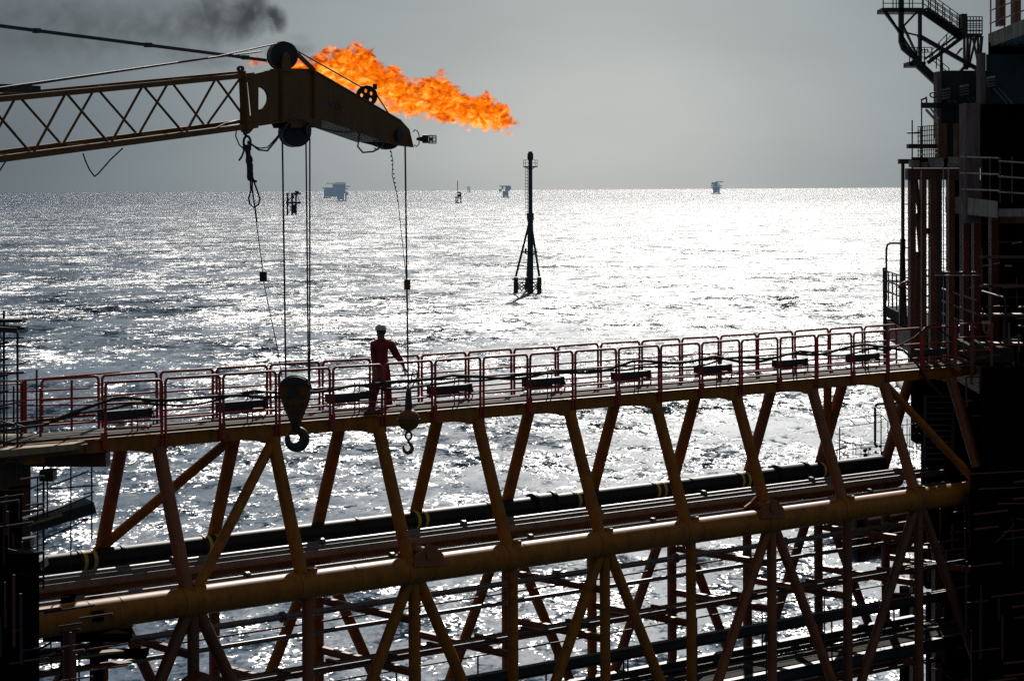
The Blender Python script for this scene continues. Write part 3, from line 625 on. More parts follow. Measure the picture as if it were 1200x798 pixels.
# ------------------------------------------------------------------ walking man
def skin_fig(name, joints, edges, mats, classify, parent, levels=2):
    keys = list(joints); me = bpy.data.meshes.new(name)
    me.from_pydata([joints[k][0] for k in keys], [(keys.index(a), keys.index(c)) for a, c in edges], [])
    o = bpy.data.objects.new(name, me); C.objects.link(o)
    o.modifiers.new('s', 'SKIN')
    lay = me.skin_vertices[0] if len(me.skin_vertices) else None
    if lay is None:
        import bmesh
        bm = bmesh.new(); bm.from_mesh(me); bm.verts.layers.skin.verify(); bm.to_mesh(me); bm.free(); lay = me.skin_vertices[0]
    for i, k in enumerate(keys):
        rr = joints[k][1]; lay.data[i].radius = rr if isinstance(rr, tuple) else (rr, rr); lay.data[i].use_root = (i == 0)
    m2 = o.modifiers.new('u', 'SUBSURF'); m2.levels = levels; m2.render_levels = levels
    bpy.context.view_layer.update()
    em = bpy.data.meshes.new_from_object(o.evaluated_get(bpy.context.evaluated_depsgraph_get())); em.name = name
    bpy.data.objects.remove(o)
    em.materials.clear()
    for m_ in mats: em.materials.append(m_)
    for p in em.polygons: p.use_smooth = True; p.material_index = classify(p.center)
    ob = bpy.data.objects.new(name, em); C.objects.link(ob); ob.parent = parent; ORG[ob.name] = V(); return ob
YM = 49.4; base = W(446, 483.2, YM); base.z = ZC-4.565
man = thing('person', 'man in red coverall and pale helmet walking along the bridge deck beside the rail', 'person', base)
s_ = YM/F
def mj(px, py, y=0): q = W(px, py, YM)-base; q.y = y; return (q.x, q.y, q.z)
J = {
 'pel': (mj(447, 431), (.185, .14)), 'wst': (mj(447.5, 422), (.175, .13)), 'che': (mj(447.5, 409), (.205, .14)), 'shc': (mj(447.5, 401.5), (.12, .09)),
 'nek': (mj(446.8, 397), .062), 'hd0': (mj(446.3, 393.5, -.015), (.078, .085)), 'hd1': (mj(446.3, 388, -.01), (.088, .1)), 'hd2': (mj(446.5, 384.5), (.07, .08)),
 'rs': (mj(458.3, 403.8), .1), 'rc': (mj(464, 415.5, .03), .085), 'ra': (mj(469, 421.5, .03), .07), 'rw': (mj(472.8, 428.5, -.03), .034), 'rh': (mj(474.4, 432.5, -.06), (.040, .026)),
 'ls': (mj(437.8, 403.8), .1), 'lc': (mj(437.6, 416, -.06), .062), 'la': (mj(438.5, 423, -.10), .052), 'lw': (mj(440.5, 430, -.20), .034), 'lh': (mj(441, 433, -.24), (.036, .026)),
 'rt': (mj(451, 437, .02), .14), 'rk': (mj(453.5, 453, -.04), .102), 'rl': (mj(455, 463, .02), .085), 'rf': (mj(456, 474.5, .06), .065), 'rhe': (mj(458.5, 479, .08), .045), 'rto': (mj(451, 481.5, .02), (.045, .03)),
 'lt': (mj(443, 437, 0), .14), 'lk': (mj(440.8, 453.5, -.10), .102), 'll': (mj(438.5, 464, -.04), .085), 'lf': (mj(436.5, 475, .02), .065), 'lhe': (mj(438, 479.5, .02), .045), 'lto': (mj(430.5, 481.8, -.05), (.045, .03)),
}
E = [('pel', 'wst'), ('wst', 'che'), ('che', 'shc'), ('shc', 'nek'), ('nek', 'hd0'), ('hd0', 'hd1'), ('hd1', 'hd2'), ('shc', 'rs'), ('rs', 'rc'), ('rc', 'ra'), ('ra', 'rw'), ('rw', 'rh'),
     ('shc', 'ls'), ('ls', 'lc'), ('lc', 'la'), ('la', 'lw'), ('lw', 'lh'), ('pel', 'rt'), ('rt', 'rk'), ('rk', 'rl'), ('rl', 'rf'), ('rf', 'rhe'), ('rf', 'rto'),
     ('pel', 'lt'), ('lt', 'lk'), ('lk', 'll'), ('ll', 'lf'), ('lf', 'lhe'), ('lf', 'lto')]
for sd, dr in (('r', V((.35, -.25, -.9))), ('l', V((.1, -.6, -.8)))):
    hp = V(J[sd+'h'][0]); dr.normalize(); side = dr.cross(V((0, 1, 0))).normalized()
    for i, (lat, ln_) in enumerate(((-.028, .075), (-.010, .09), (.010, .085), (.028, .068))):
        a = hp+side*lat+dr*.03; J[f'{sd}f{i}a'] = (tuple(a), .0095); J[f'{sd}f{i}b'] = (tuple(a+dr*ln_*.6), .009); J[f'{sd}f{i}c'] = (tuple(a+dr*ln_*.95+V((-.02, 0, 0))), .008)
        E += [(sd+'h', f'{sd}f{i}a'), (f'{sd}f{i}a', f'{sd}f{i}b'), (f'{sd}f{i}b', f'{sd}f{i}c')]
    a = hp-side*.045; J[sd+'ta'] = (tuple(a), .011); J[sd+'tb'] = (tuple(a-side*.012+dr*.045), .009); E += [(sd+'h', sd+'ta'), (sd+'ta', sd+'tb')]
zn = J['nek'][0][2]; zb = J['rf'][0][2]-.01; rw = V(J['rw'][0]); lw = V(J['lw'][0])
def cls(c):
    if c.z > zn-.005: return 1
    if (c-rw).dot(V((.35, -.25, -.9))) > 0 and (c-rw).length < .3: return 1
    if (c-lw).dot(V((.1, -.6, -.8))) > 0 and (c-lw).length < .25: return 1
    if c.z < zb: return 2
    return 0
skin_fig('body', J, E, [M['coverall'], M['skin'], M['black']], cls, man)
hc = V(J['hd1'][0])+base
# face towards the left and a little to the camera
fd = V((-.8, -.6, 0)); sd = V((.6, -.8, 0))
mb = MB().ball(hc+fd*.098-UP*.012, .017, 8, 6, (1, 1, 1.3)); mb.build('nose', M['skin'], man)
for s_1 in (-1, 1): MB().ball(hc+fd*.085+sd*.032*s_1+UP*.018, .011, 8, 6).build('eye', M['black'], man)
MB().ball(hc+fd*.086-UP*.05, .018, 8, 5, (1, 1, .35)).build('mouth', M['darkred'], man)
for s_1 in (-1, 1): MB().ball(hc+sd*.086*s_1, .022, 8, 6, (.6, .6, 1.2)).build('ear', M['skin'], man)
MB().ball(hc-fd*.02-UP*.01, .098, 16, 10, (1, 1, .9)).build('hair', M['black'], man)
mb = MB(); q = hc+UP*.035
vs = []; 
for j in range(9):
    a = math.pi/2*j/8
    vs.append([q+V((.122*math.cos(t_)*math.cos(a), .132*math.sin(t_)*math.cos(a), .115*math.sin(a))) for t_ in [2*math.pi*i/24 for i in range(24)]])
fl = [p for rg in vs for p in rg]; mb.add(fl, [[j*24+i, j*24+(i+1) % 24, (j+1)*24+(i+1) % 24, (j+1)*24+i] for j in range(8) for i in range(24)], True)
pk = [q+V((.135*math.cos(t_), .145*math.sin(t_), -.008)) for t_ in [2*math.pi*i/24 for i in range(24)]]
pk = [p+(fd*.04 if (p-q).normalized().dot(fd) > .5 else V()) for p in pk]
mb.add(vs[0]+pk, [[i, 24+i, 24+(i+1) % 24, (i+1) % 24] for i in range(24)], True); mb.build('helmet', M['helmet'], man)
wl = W(447, 422, YM)
mb = MB().path([wl+V((.155*math.cos(a), .125*math.sin(a), 0)) for a in [2*math.pi*i/24 for i in range(24)]], .012, n=6, closed=True); mb.build('belt', M['darkred'], man)

# ------------------------------------------------------------------ beacon tower in the sea
Y_T = 679.0; m_ = Y_T/F
def T(px, py, d=0): return W(px, py, Y_T+d)
bt = thing('beacon_tower', 'slender dark tripod beacon mast with ladder standing in the open sea', 'beacon tower', T(621, 345))
bx = 621.5
mb = MB().tube(T(bx, 344), T(bx, 253), 3.6*m_, 3.3*m_, n=16).tube(T(bx, 253), T(bx, 188), 2.6*m_, 2.3*m_, n=16).tube(T(bx, 258), T(bx, 250), 4.2*m_, n=16); mb.build('mast', M['beacon'], bt)
mb = MB().tube(T(bx, 188), T(bx, 186), 2.6*m_, 3.6*m_, n=14).tube(T(bx, 186), T(bx, 180), 3.6*m_, 3.3*m_, n=14).tube(T(bx, 180), T(bx, 177.8), 2.6*m_, 2.2*m_, n=14); mb.build('lantern', M['beacon'], bt)
D3 = [(604.5, 6), (632, -6), (618, 26)]
for fx, d in D3:
    MB().tube(T(fx, 324, d*.5), T(bx, 256), 1.35*m_, 1.3*m_, n=10).build('leg', M['beacon'], bt)
    MB().tube(T(fx-.0, 345, d*.5), T(fx, 325, d*.5), 2.7*m_, n=10).build('foot_post', M['beacon'], bt)
mb = MB()
fp3 = [(fx, d*.5) for fx, d in D3]
for i in range(3):
    (a, da), (c, dc) = fp3[i], fp3[(i+1) % 3]
    for y in (327.5, 331): mb.tube(T(a-2 if a < 610 else a, y, da), T(c, y, dc), .7*m_, n=6)
    for q0, q1 in ((331, 341), (341, 331)):
        mb.tube(T(a, q0, da), T((a+c)/2, q1, (da+dc)/2), .7*m_, n=6); mb.tube(T((a+c)/2, q0, (da+dc)/2), T(c, q1, dc), .7*m_, n=6)
    mb.tube(T(lerp(a, bx, .18), 315, da*.8), T(lerp(c, bx, .18), 315, dc*.8), .4*m_, n=6)
mb.tube(T(600.5, 327.5), T(634.5, 327.5, -3), .9*m_, n=6)
mb.build('base_frame', M['beacon'], bt)
mb = MB().tube(T(bx, 295.8), T(bx, 294.5), 8.5*m_, n=6)
for s1 in (-1, 1): mb.tube(T(bx, 301), T(bx+s1*7, 295.5), .9*m_, n=6); mb.tube(T(bx+s1*8, 296), T(bx+s1*8, 290), .35*m_, n=5)
mb.box(T(616, 293), V((.3, 0, 0)), V((0, .3, 0)), UP*.4); mb.build('rest_platform', M['beacon'], bt)
mb = MB().tube(T(bx, 196.3), T(bx, 195), 8.3*m_, n=10)
for z in (187.8, 191.3):
    mb.path([T(bx+8*math.cos(a), z, 8*m_*math.sin(a)) for a in [2*math.pi*i/12 for i in range(12)]], .28*m_, n=5, closed=True)
for i in range(8): a = 2*math.pi*i/8; mb.tube(T(bx+8*math.cos(a), 195, 8*m_*math.sin(a)), T(bx+8*math.cos(a), 187.8, 8*m_*math.sin(a)), .28*m_, n=5)
mb.tube(T(bx, 200), T(bx+5, 196), .5*m_, n=5).tube(T(bx, 200), T(bx-5, 196), .5*m_, n=5); mb.build('top_platform', M['beacon'], bt)
mb = MB()
for x in (615.6, 618): mb.tube(T(x, 196), T(x, 253), .25*m_, n=5)
y = 197.5
while y < 253: mb.tube(T(615.6, y), T(618.6, y), .3*m_, n=5); y += 3.6
mb.build('ladder', M['beacon'], bt)

# ------------------------------------------------------------------ platforms near the horizon
def plat(lab, base_px, Y, mat, legs, decks, extra=(), name='offshore_platform'):
    m = Y/F; t = thing(name, lab, 'offshore platform', W(base_px[0], base_px[1], Y), 'distant offshore platforms')
    for x, y0, y1, r_ in legs:
        MB().tube(W(x, y0, Y), W(x, y1, Y), r_*m, n=6).build('leg', mat, t)
        MB().tube(W(x+.7, y0, Y+6*m), W(x+.7, y1, Y+6*m), r_*m, n=6).build('leg', mat, t)
    for x0, y0, x1, y1 in decks: MB().pbox(x0, y0, x1, y1, Y, (x1-x0)*m*.6).build('deck_module', mat, t)
    for x0, y0, x1, y1 in extra: MB().tube(W(x0, y0, Y), W(x1, y1, Y), .45*m, n=5).build('crane_arm', mat, t)
    return t
plat('nearest distant steel jacket platform, small, between the hoist lines left of centre', (344, 252), 2936, M['beacon'],
     [(336.5, 227, 254, .7), (342, 227, 254, .8), (346.5, 227, 254, .7)],
     [(335, 226.5, 339, 228), (341, 226, 352, 228), (345.5, 224, 350, 226.5), (335, 236.5, 352, 239), (341, 229, 344.5, 233), (343, 240, 346, 250), (337, 232, 338.5, 236)], [(336, 252, 347, 238), (347, 252, 337, 238), (336, 237, 346, 228), (351, 236, 348, 228)])
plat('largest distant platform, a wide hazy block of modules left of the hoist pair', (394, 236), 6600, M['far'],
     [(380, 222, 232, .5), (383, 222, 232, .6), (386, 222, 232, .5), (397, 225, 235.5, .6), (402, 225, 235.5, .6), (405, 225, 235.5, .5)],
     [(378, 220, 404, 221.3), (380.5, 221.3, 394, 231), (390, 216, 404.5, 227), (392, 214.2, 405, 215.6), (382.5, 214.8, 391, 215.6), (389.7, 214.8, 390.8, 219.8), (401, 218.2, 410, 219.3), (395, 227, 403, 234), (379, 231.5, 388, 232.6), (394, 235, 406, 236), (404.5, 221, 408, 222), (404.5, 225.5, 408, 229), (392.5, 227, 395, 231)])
plat('small distant skeletal platform with a tall thin mast right of the single hoist line', (537, 238.5), 5300, M['beacon'],
     [(534, 230, 238.5, .3), (539.7, 226, 238.5, .35)], [(533.5, 232, 541, 233), (537, 225, 540, 227), (536.5, 228, 540, 231), (533.5, 237.3, 541, 238.6)], [(536.2, 212, 536.2, 238), (534, 238, 540, 227)])
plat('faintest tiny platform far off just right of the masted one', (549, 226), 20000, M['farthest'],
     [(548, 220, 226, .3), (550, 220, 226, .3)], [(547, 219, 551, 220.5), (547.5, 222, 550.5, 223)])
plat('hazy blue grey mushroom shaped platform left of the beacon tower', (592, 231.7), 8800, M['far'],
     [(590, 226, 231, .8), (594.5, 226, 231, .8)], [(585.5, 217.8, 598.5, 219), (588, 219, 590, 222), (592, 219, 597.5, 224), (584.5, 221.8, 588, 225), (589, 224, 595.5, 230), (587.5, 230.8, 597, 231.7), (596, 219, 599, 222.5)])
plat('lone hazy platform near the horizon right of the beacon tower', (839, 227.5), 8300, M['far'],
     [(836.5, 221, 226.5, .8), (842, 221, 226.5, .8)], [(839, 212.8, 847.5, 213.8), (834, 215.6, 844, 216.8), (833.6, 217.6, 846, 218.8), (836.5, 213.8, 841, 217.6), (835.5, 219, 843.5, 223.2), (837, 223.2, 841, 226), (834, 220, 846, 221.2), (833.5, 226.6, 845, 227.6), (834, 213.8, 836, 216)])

# ------------------------------------------------------------------ flare: flame and smoke (real volumes, far behind the crane)
def vmath(n, l, op, a, b_=None):
    x = N(n, 'ShaderNodeVectorMath', operation=op); l.new(a, x.inputs[0])
    if b_ is not None:
        if isinstance(b_, (tuple, list)): x.inputs[1].default_value = b_
        else: l.new(b_, x.inputs[1])
    return x
def fm(n, l, op, a, b_=None, c=None, clamp=False):
    x = N(n, 'ShaderNodeMath', operation=op); x.use_clamp = clamp
    for i, q in enumerate((a, b_, c)):
        if q is None: continue
        if isinstance(q, (int, float)): x.inputs[i].default_value = q
        else: l.new(q, x.inputs[i])
    return x.outputs[0]
def curve(n, l, xin, pts):
    """piecewise-linear float curve through a colour ramp; values scaled to 0..1"""
    c = n.new('ShaderNodeValToRGB'); l.new(xin, c.inputs[0]); e = c.color_ramp.elements; c.color_ramp.interpolation = 'LINEAR'
    e[0].position = pts[0][0]; e[0].color = (pts[0][1],)*3+(1,); e[1].position = pts[-1][0]; e[1].color = (pts[-1][1],)*3+(1,)
    for p, v in pts[1:-1]: q = e.new(p); q.color = (v,)*3+(1,)
    return c.outputs[0]
YF = 260.0; mF = YF/F
def flame():
    # outline of the flame in metres about its own origin (px 360..612)
    top = [(285, 70), (305, 67), (325, 70), (342, 66), (362, 62), (376, 60), (395, 55), (410, 48), (424, 45), (436, 56), (452, 70), (470, 84), (488, 92), (500, 90), (512, 83), (524, 84), (534, 97), (548, 110), (560, 112), (572, 105), (582, 120), (600, 134), (612, 150)]
    bot = [(285, 76), (305, 80), (325, 82), (342, 90), (362, 98), (376, 108), (400, 112), (424, 122), (440, 128), (452, 132), (475, 142), (492, 146), (510, 148), (524, 154), (540, 154), (552, 152), (566, 158), (580, 162), (596, 158), (604, 154), (612, 151)]
    x0, x1 = 285., 607.; cy = 105.; L = (x1-x0)*mF
    m, n, l = nt('flare_fire'); out = n.new('ShaderNodeOutputMaterial')
    tc = n.new('ShaderNodeTexCoord'); obj = tc.outputs['Object']
    nz = N(n, 'ShaderNodeTexNoise', Scale=.55, Detail=5, Roughness=.62); l.new(obj, nz.inputs['Vector'])
    of = vmath(n, l, 'SUBTRACT', nz.outputs['Color'], (.5, .5, .5)); ws = vmath(n, l, 'MULTIPLY', of.outputs[0], (4.6, 2.0, 5.2))
    pw = vmath(n, l, 'ADD', obj, ws.outputs[0]); sp = n.new('ShaderNodeSeparateXYZ'); l.new(pw.outputs[0], sp.inputs[0])
    xt = fm(n, l, 'DIVIDE', sp.outputs[0], L)
    H = 150*mF
    def nrmpts(ps): return [((px-x0)/(x1-x0), ((cy-py)*mF)/H+.5) for px, py in ps]
    zt = curve(n, l, xt, nrmpts(top)); zb_ = curve(n, l, xt, nrmpts(bot))
    zt = fm(n, l, 'MULTIPLY', fm(n, l, 'SUBTRACT', zt, .5), H); zb_ = fm(n, l, 'MULTIPLY', fm(n, l, 'SUBTRACT', zb_, .5), H)
    cz = fm(n, l, 'MULTIPLY', fm(n, l, 'ADD', zt, zb_), .5); hw = fm(n, l, 'MAXIMUM', fm(n, l, 'MULTIPLY', fm(n, l, 'SUBTRACT', zt, zb_), .5), .05)
    dz = fm(n, l, 'DIVIDE', fm(n, l, 'SUBTRACT', sp.outputs[2], cz), hw); dy = fm(n, l, 'DIVIDE', sp.outputs[1], fm(n, l, 'MULTIPLY', hw, .8))
    rr = fm(n, l, 'ADD', fm(n, l, 'MULTIPLY', dz, dz), fm(n, l, 'MULTIPLY', dy, dy))
    body = fm(n, l, 'MULTIPLY', fm(n, l, 'SUBTRACT', 1.0, rr), 2.0, clamp=True)
    # tatters
    n2 = N(n, 'ShaderNodeTexNoise', Scale=.9, Detail=7, Roughness=.64, Distortion=1.0); mp = n.new('ShaderNodeMapping'); mp.inputs['Scale'].default_value = (.8, 1, 1.15); mp.inputs['Rotation'].default_value = (0, R(22), 0)
    l.new(obj, mp.inputs[0]); l.new(mp.outputs[0], n2.inputs['Vector'])
    tt = fm(n, l, 'MULTIPLY', fm(n, l, 'SUBTRACT', n2.outputs[0], fm(n, l, 'MULTIPLY', rr, .33)), 9.0)
    tt = fm(n, l, 'SUBTRACT', tt, 2.95, clamp=True)
    ends = fm(n, l, 'MULTIPLY', xt, 30, clamp=True); ende = fm(n, l, 'MULTIPLY', fm(n, l, 'SUBTRACT', 1.0, xt), 20, clamp=True)
    dens = fm(n, l, 'MULTIPLY', fm(n, l, 'MULTIPLY', body, tt), fm(n, l, 'MULTIPLY', ends, ende))
    # colour: deep red in the folds to yellow in the hot streaks
    n3 = N(n, 'ShaderNodeTexNoise', Scale=.8, Detail=8, Roughness=.62, Distortion=1.8); l.new(mp.outputs[0], n3.inputs['Vector'])
    hz = fm(n, l, 'ADD', n3.outputs[0], fm(n, l, 'MULTIPLY', dz, -.06))
    cr = n.new('ShaderNodeValToRGB'); l.new(hz, cr.inputs[0]); e = cr.color_ramp.elements
    e[0].position = .36; e[0].color = (.22, .022, .004, 1); e[1].position = .66; e[1].color = (1.55, .82, .20, 1)
    for p, c in ((.41, (.50, .055, .003)), (.46, (.95, .13, .002)), (.51, (1.12, .205, .001)), (.575, (1.32, .37, .008))): q = e.new(p); q.color = c+(1,)
    dd = fm(n, l, 'MULTIPLY', dens, 5.0)
    ab = n.new('ShaderNodeVolumeAbsorption'); ab.inputs['Color'].default_value = (0, 0, 0, 1); l.new(dd, ab.inputs['Density'])
    em = n.new('ShaderNodeEmission'); l.new(cr.outputs[0], em.inputs[0]); l.new(dd, em.inputs[1])
    ad = n.new('ShaderNodeAddShader'); l.new(ab.outputs[0], ad.inputs[0]); l.new(em.outputs[0], ad.inputs[1]); l.new(ad.outputs[0], out.inputs['Volume'])
    org = W(x0, cy, YF)
    z0, z1 = -62*mF, 70*mF; dyh = 4.2
    mb = MB().hexa([V((-.5, -dyh, z0)), V((L+.5, -dyh, z0)), V((L+.5, dyh, z0)), V((-.5, dyh, z0)), V((-.5, -dyh, z1)), V((L+.5, -dyh, z1)), V((L+.5, dyh, z1)), V((-.5, dyh, z1))])
    me = bpy.data.meshes.new('flare_flame'); me.from_pydata(mb.v, [], mb.f); me.materials.append(m)
    o = bpy.data.objects.new('flare_flame', me); C.objects.link(o); o.location = org
    tag(o, 'big ragged orange gas flame streaming right behind the crane head', 'flame'); m.cycles.volume_step_rate = .35 if hasattr(m.cycles, 'volume_step_rate') else 1
    return o
flame()
def smoke():
    YS2 = 268.0; ms = YS2/F; x0, x1 = -60., 400.; cy = 40.; L = (x1-x0)*ms
    m, n, l = nt('flare_smoke'); out = n.new('ShaderNodeOutputMaterial'); tc = n.new('ShaderNodeTexCoord'); obj = tc.outputs['Object']
    nz = N(n, 'ShaderNodeTexNoise', Scale=.22, Detail=4, Roughness=.55); l.new(obj, nz.inputs['Vector'])
    of = vmath(n, l, 'SUBTRACT', nz.outputs['Color'], (.5, .5, .5)); ws = vmath(n, l, 'MULTIPLY', of.outputs[0], (3.2, 2.5, 3.2)); pw = vmath(n, l, 'ADD', obj, ws.outputs[0])
    tot = None
    # soft puffs: px, py, radius px (x, z), density
    for px, py, rx, rz, dn in ((327, 26, 19, 20, 1.5), (322, 20, 12, 10, .8), (300, 22, 24, 30, .75), (288, 10, 24, 22, .5), (284, 36, 26, 26, .45), (255, 20, 60, 44, .27), (215, 30, 90, 50, .14), (130, 35, 140, 60, .10), (30, 30, 160, 60, .09), (335, 62, 38, 12, .18), (240, 72, 70, 18, .10), (350, 48, 18, 10, .10)):
        c = V(((px-x0)*ms, 0, (cy-py)*ms)); s1 = vmath(n, l, 'SUBTRACT', pw.outputs[0], tuple(c)); s2 = vmath(n, l, 'MULTIPLY', s1.outputs[0], (1/(rx*ms), 1/(min(rx, 45)*ms), 1/(rz*ms)))
        ln_ = N(n, 'ShaderNodeVectorMath', operation='LENGTH'); l.new(s2.outputs[0], ln_.inputs[0])
        g = fm(n, l, 'SUBTRACT', 1.0, ln_.outputs['Value'], clamp=True); g = fm(n, l, 'MULTIPLY', fm(n, l, 'POWER', g, 1.3), dn)
        tot = g if tot is None else fm(n, l, 'ADD', tot, g)
    n2 = N(n, 'ShaderNodeTexNoise', Scale=.55, Detail=6, Roughness=.6, Distortion=.6); l.new(pw.outputs[0], n2.inputs['Vector'])
    tx = fm(n, l, 'MULTIPLY', fm(n, l, 'SUBTRACT', n2.outputs[0], .32), 3.2, clamp=True)
    dd = fm(n, l, 'MULTIPLY', fm(n, l, 'MULTIPLY', tot, tx), 1.9)
    ab = n.new('ShaderNodeVolumeAbsorption'); ab.inputs['Color'].default_value = (0, 0, 0, 1); l.new(dd, ab.inputs['Density'])
    em = n.new('ShaderNodeEmission'); em.inputs[0].default_value = (.045, .048, .052, 1); l.new(dd, em.inputs[1])  # faint grey emission in place of daylight scattered by the smoke
    ad = n.new('ShaderNodeAddShader'); l.new(ab.outputs[0], ad.inputs[0]); l.new(em.outputs[0], ad.inputs[1]); l.new(ad.outputs[0], out.inputs['Volume'])
    z0, z1 = -60*ms, 110*ms; d = 4.5
    me = bpy.data.meshes.new('smoke'); q = [(-2, -d, z0), (L, -d, z0), (L, d, z0), (-2, d, z0), (-2, -d, z1), (L, -d, z1), (L, d, z1), (-2, d, z1)]
    me.from_pydata(q, [], [[0, 3, 2, 1], [4, 5, 6, 7], [0, 1, 5, 4], [1, 2, 6, 5], [2, 3, 7, 6], [3, 0, 4, 7]]); me.materials.append(m)
    o = bpy.data.objects.new('smoke', me); C.objects.link(o); o.location = W(x0, cy, YS2)
    tag(o, 'drifting grey smoke with one dark puff above the crane boom', 'smoke', kind='stuff')
    m.cycles.volume_step_rate = .8 if hasattr(m.cycles, 'volume_step_rate') else 1
smoke()

exec_right_left = True
# ------------------------------------------------------------------ right platform
def bar(a, b_, r_, Y0, Y1=None, mb=None, n=8):
    Y1 = Y0 if Y1 is None else Y1; mb = mb or MB(); return mb.tube(W(a[0], a[1], Y0), W(b_[0], b_[1], Y1), r_*(Y0+Y1)/2/F, n=n)
def bm(a, b_, w, Y0, Y1=None, dep=.25, mb=None):
    Y1 = Y0 if Y1 is None else Y1; mb = mb or MB(); A, B_ = W(a[0], a[1], Y0), W(b_[0], b_[1], Y1)
    return mb.beam(A, B_, dep, w*(Y0+Y1)/2/F, up=V((0, 0, 1)) if abs((B_-A).normalized().z) < .9 else V((1, 0, 0)))
rp = thing('processing_platform', 'huge dark offshore platform structure of stacked modules filling the right edge', 'platform', W(1180, 780, 66))
def rpb(name, mat, x0, y0, x1, y1, Y, dep): return MB().pbox(x0, y0, x1, y1, Y, dep).build(name, M[mat], rp)
rpb('module', 'green', 1103, 83, 1149, 190, 66, 9)
rpb('corner_panel', 'mauve', 1098.5, 84, 1103.2, 162, 65.6, .6)
rpb('module', 'green', 1155.5, 64, 1290, 122, 64, 10)
rpb('corner_panel', 'mauve', 1149, 62, 1155.2, 122, 63.6, .6)
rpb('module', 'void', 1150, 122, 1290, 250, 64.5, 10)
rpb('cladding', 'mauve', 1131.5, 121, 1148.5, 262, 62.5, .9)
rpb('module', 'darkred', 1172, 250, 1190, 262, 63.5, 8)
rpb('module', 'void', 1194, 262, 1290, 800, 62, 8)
mb = MB(); q = [W(1158, 40, 66), W(1158, 56, 66), W(1290, 8, 50), W(1290, -14, 50)]
mb.hexa([q[1], q[2], q[2]+V((3, 6, 0)), q[1]+V((3, 6, 0)), q[0], q[3], q[3]+V((3, 6, 0)), q[0]+V((3, 6, 0))]); mb.build('upper_deck', M['skirt'], rp)
mb = MB()
for y in (0, 13, 28): bar((1160, y-2+2), (1290, y-50), .9, 66, 50, mb)
for i in range(9): t_ = i/8; Yq = lerp(66, 50, t_); x = lerp(1161, 1288, t_); y1 = lerp(40, -12, t_); bar((x, y1), (x, y1-46), .9, Yq, Yq, mb)
mb.build('railing', M['brown'], rp)
for x, w in ((1175, 7), (1193, 7), (1215, 9)): rpb('column', 'darkred', x-w/2, -60, x+w/2, 30, 67, .6)
rpb('floor_beam', 'void', 1158, 50, 1290, 66, 65.5, 8)
# gantry deck in front of module one
rpb('gantry_beam', 'brown', 1064, 197.5, 1126, 211, 64.5, .5)
mb = MB()
for x0, x1, y0 in ((1067, 1078, 188), (1081, 1087, 190), (1090, 1106, 185), (1113, 1126, 184)): mb.pbox(x0, y0, x1, 196, 64.3, .3)
mb.build('gantry_edge', M['skirt'], rp)
rpb('gantry_floor', 'void', 1068, 184.5, 1128, 197, 64.7, 6)
rpb('walkway_beam', 'black', 1065, 169, 1098, 174, 65, .4)
for x0, x1 in ((1100, 1110), (1122, 1131)): rpb('stub_column', 'brown', x0, 145, x1, 186, 64.6, .6)
# fence of the gantry
mb = MB()
for i in range(8): x = 1076+i*2.6; bar((x, 150-i*.5), (x, 186), .55, 64.2, 64.2, mb)
for y in (149, 154, 160, 166, 177, 182): bar((1075, y), (1098, y-2), .5, 64.2, 64.2, mb)
mb.build('gantry_railing', M['brown'], rp)
mb = bar((1069, 141), (1069, 200), .8, 64.4); bar((1063, 156), (1078, 156), 1, 64.4, 64.4, mb); mb.build('mast', M['black'], rp)
mb = MB(); bar((1080, 118), (1080, 186), .8, 64.9, 64.9, mb); bm((1079.5, 117.5), (1086, 114.5), 2, 64.9, 64.9, .1, mb); bar((1085.5, 115), (1086, 122), 1, 64.9, 64.9, mb); mb.build('davit', M['black'], rp)
rpb('canopy', 'green', 1079, 120.5, 1098, 127, 64.8, 1.2)
mb = MB(); bm((1085, 128.5), (1099, 144), 2.6, 64.6, 64.6, .1, mb); bm((1090, 126.5), (1100, 140), 1.6, 64.6, 64.6, .1, mb); mb.build('canopy_strut', M['pale'], rp)
mb = MB().path([W(1094+4.2*math.cos(a), 111.5-3*math.sin(a), 65) for a in [R(30)+R(300)*i/14 for i in range(15)]], .02); mb.build('hook_ring', M['black'], rp)
# columns
for x0, x1, y0, y1, m_1 in ((1067, 1073.5, 211, 430, 'brown'), (1080.5, 1086, 211, 430, 'brown'), (1091, 1098, 211, 440, 'brown'), (1098.3, 1104, 211, 440, 'navy'), (1112, 1119, 211, 440, 'brown'), (1128, 1136, 250, 440, 'darkred'), (1141.5, 1150, 250, 440, 'darkred'), (1162, 1171, 250, 440, 'darkred')):
    rpb('column', m_1, x0, y0, x1, y1, 64.5, .45)
mb = MB(); bm((1073, 211), (1078, 252), 4, 64.7, 64.7, .2, mb); bm((1082, 211), (1077, 252), 4, 64.7, 64.7, .2, mb); bm((1076, 250), (1080, 300), 6, 64.7, 64.7, .2, mb); bm((1078, 295), (1077, 430), 8, 64.7, 64.7, .2, mb)
bm((1073, 239.5), (1098, 239.5), 1.2, 64.9, 64.9, .1, mb); bm((1086, 271), (1096, 271), 7, 64.9, 64.9, .1, mb)
mb.build('bracing', M['brown'], rp)
for x, y0, y1 in ((1105.6, 190, 405), (1111.4, 190, 405), (1128.6, 255, 404), (1140.8, 255, 400), (1161.3, 255, 370), (1079.7, 200, 420), (1089.8, 290, 425)):
    bar((x, y0), (x, y1), .65, 63.9).build('conduit', M['pale'], rp)
rpb('crossbeam', 'brown', 1098, 318.5, 1150, 321.5, 63.8, .25)
bm((1096, 322.6), (1147, 322.6), 1.3, 63.75).build('crossbeam_edge', M['pale'], rp)
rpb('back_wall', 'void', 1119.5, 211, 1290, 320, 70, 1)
rpb('back_wall', 'void', 1100, 321, 1290, 380, 69, 1)
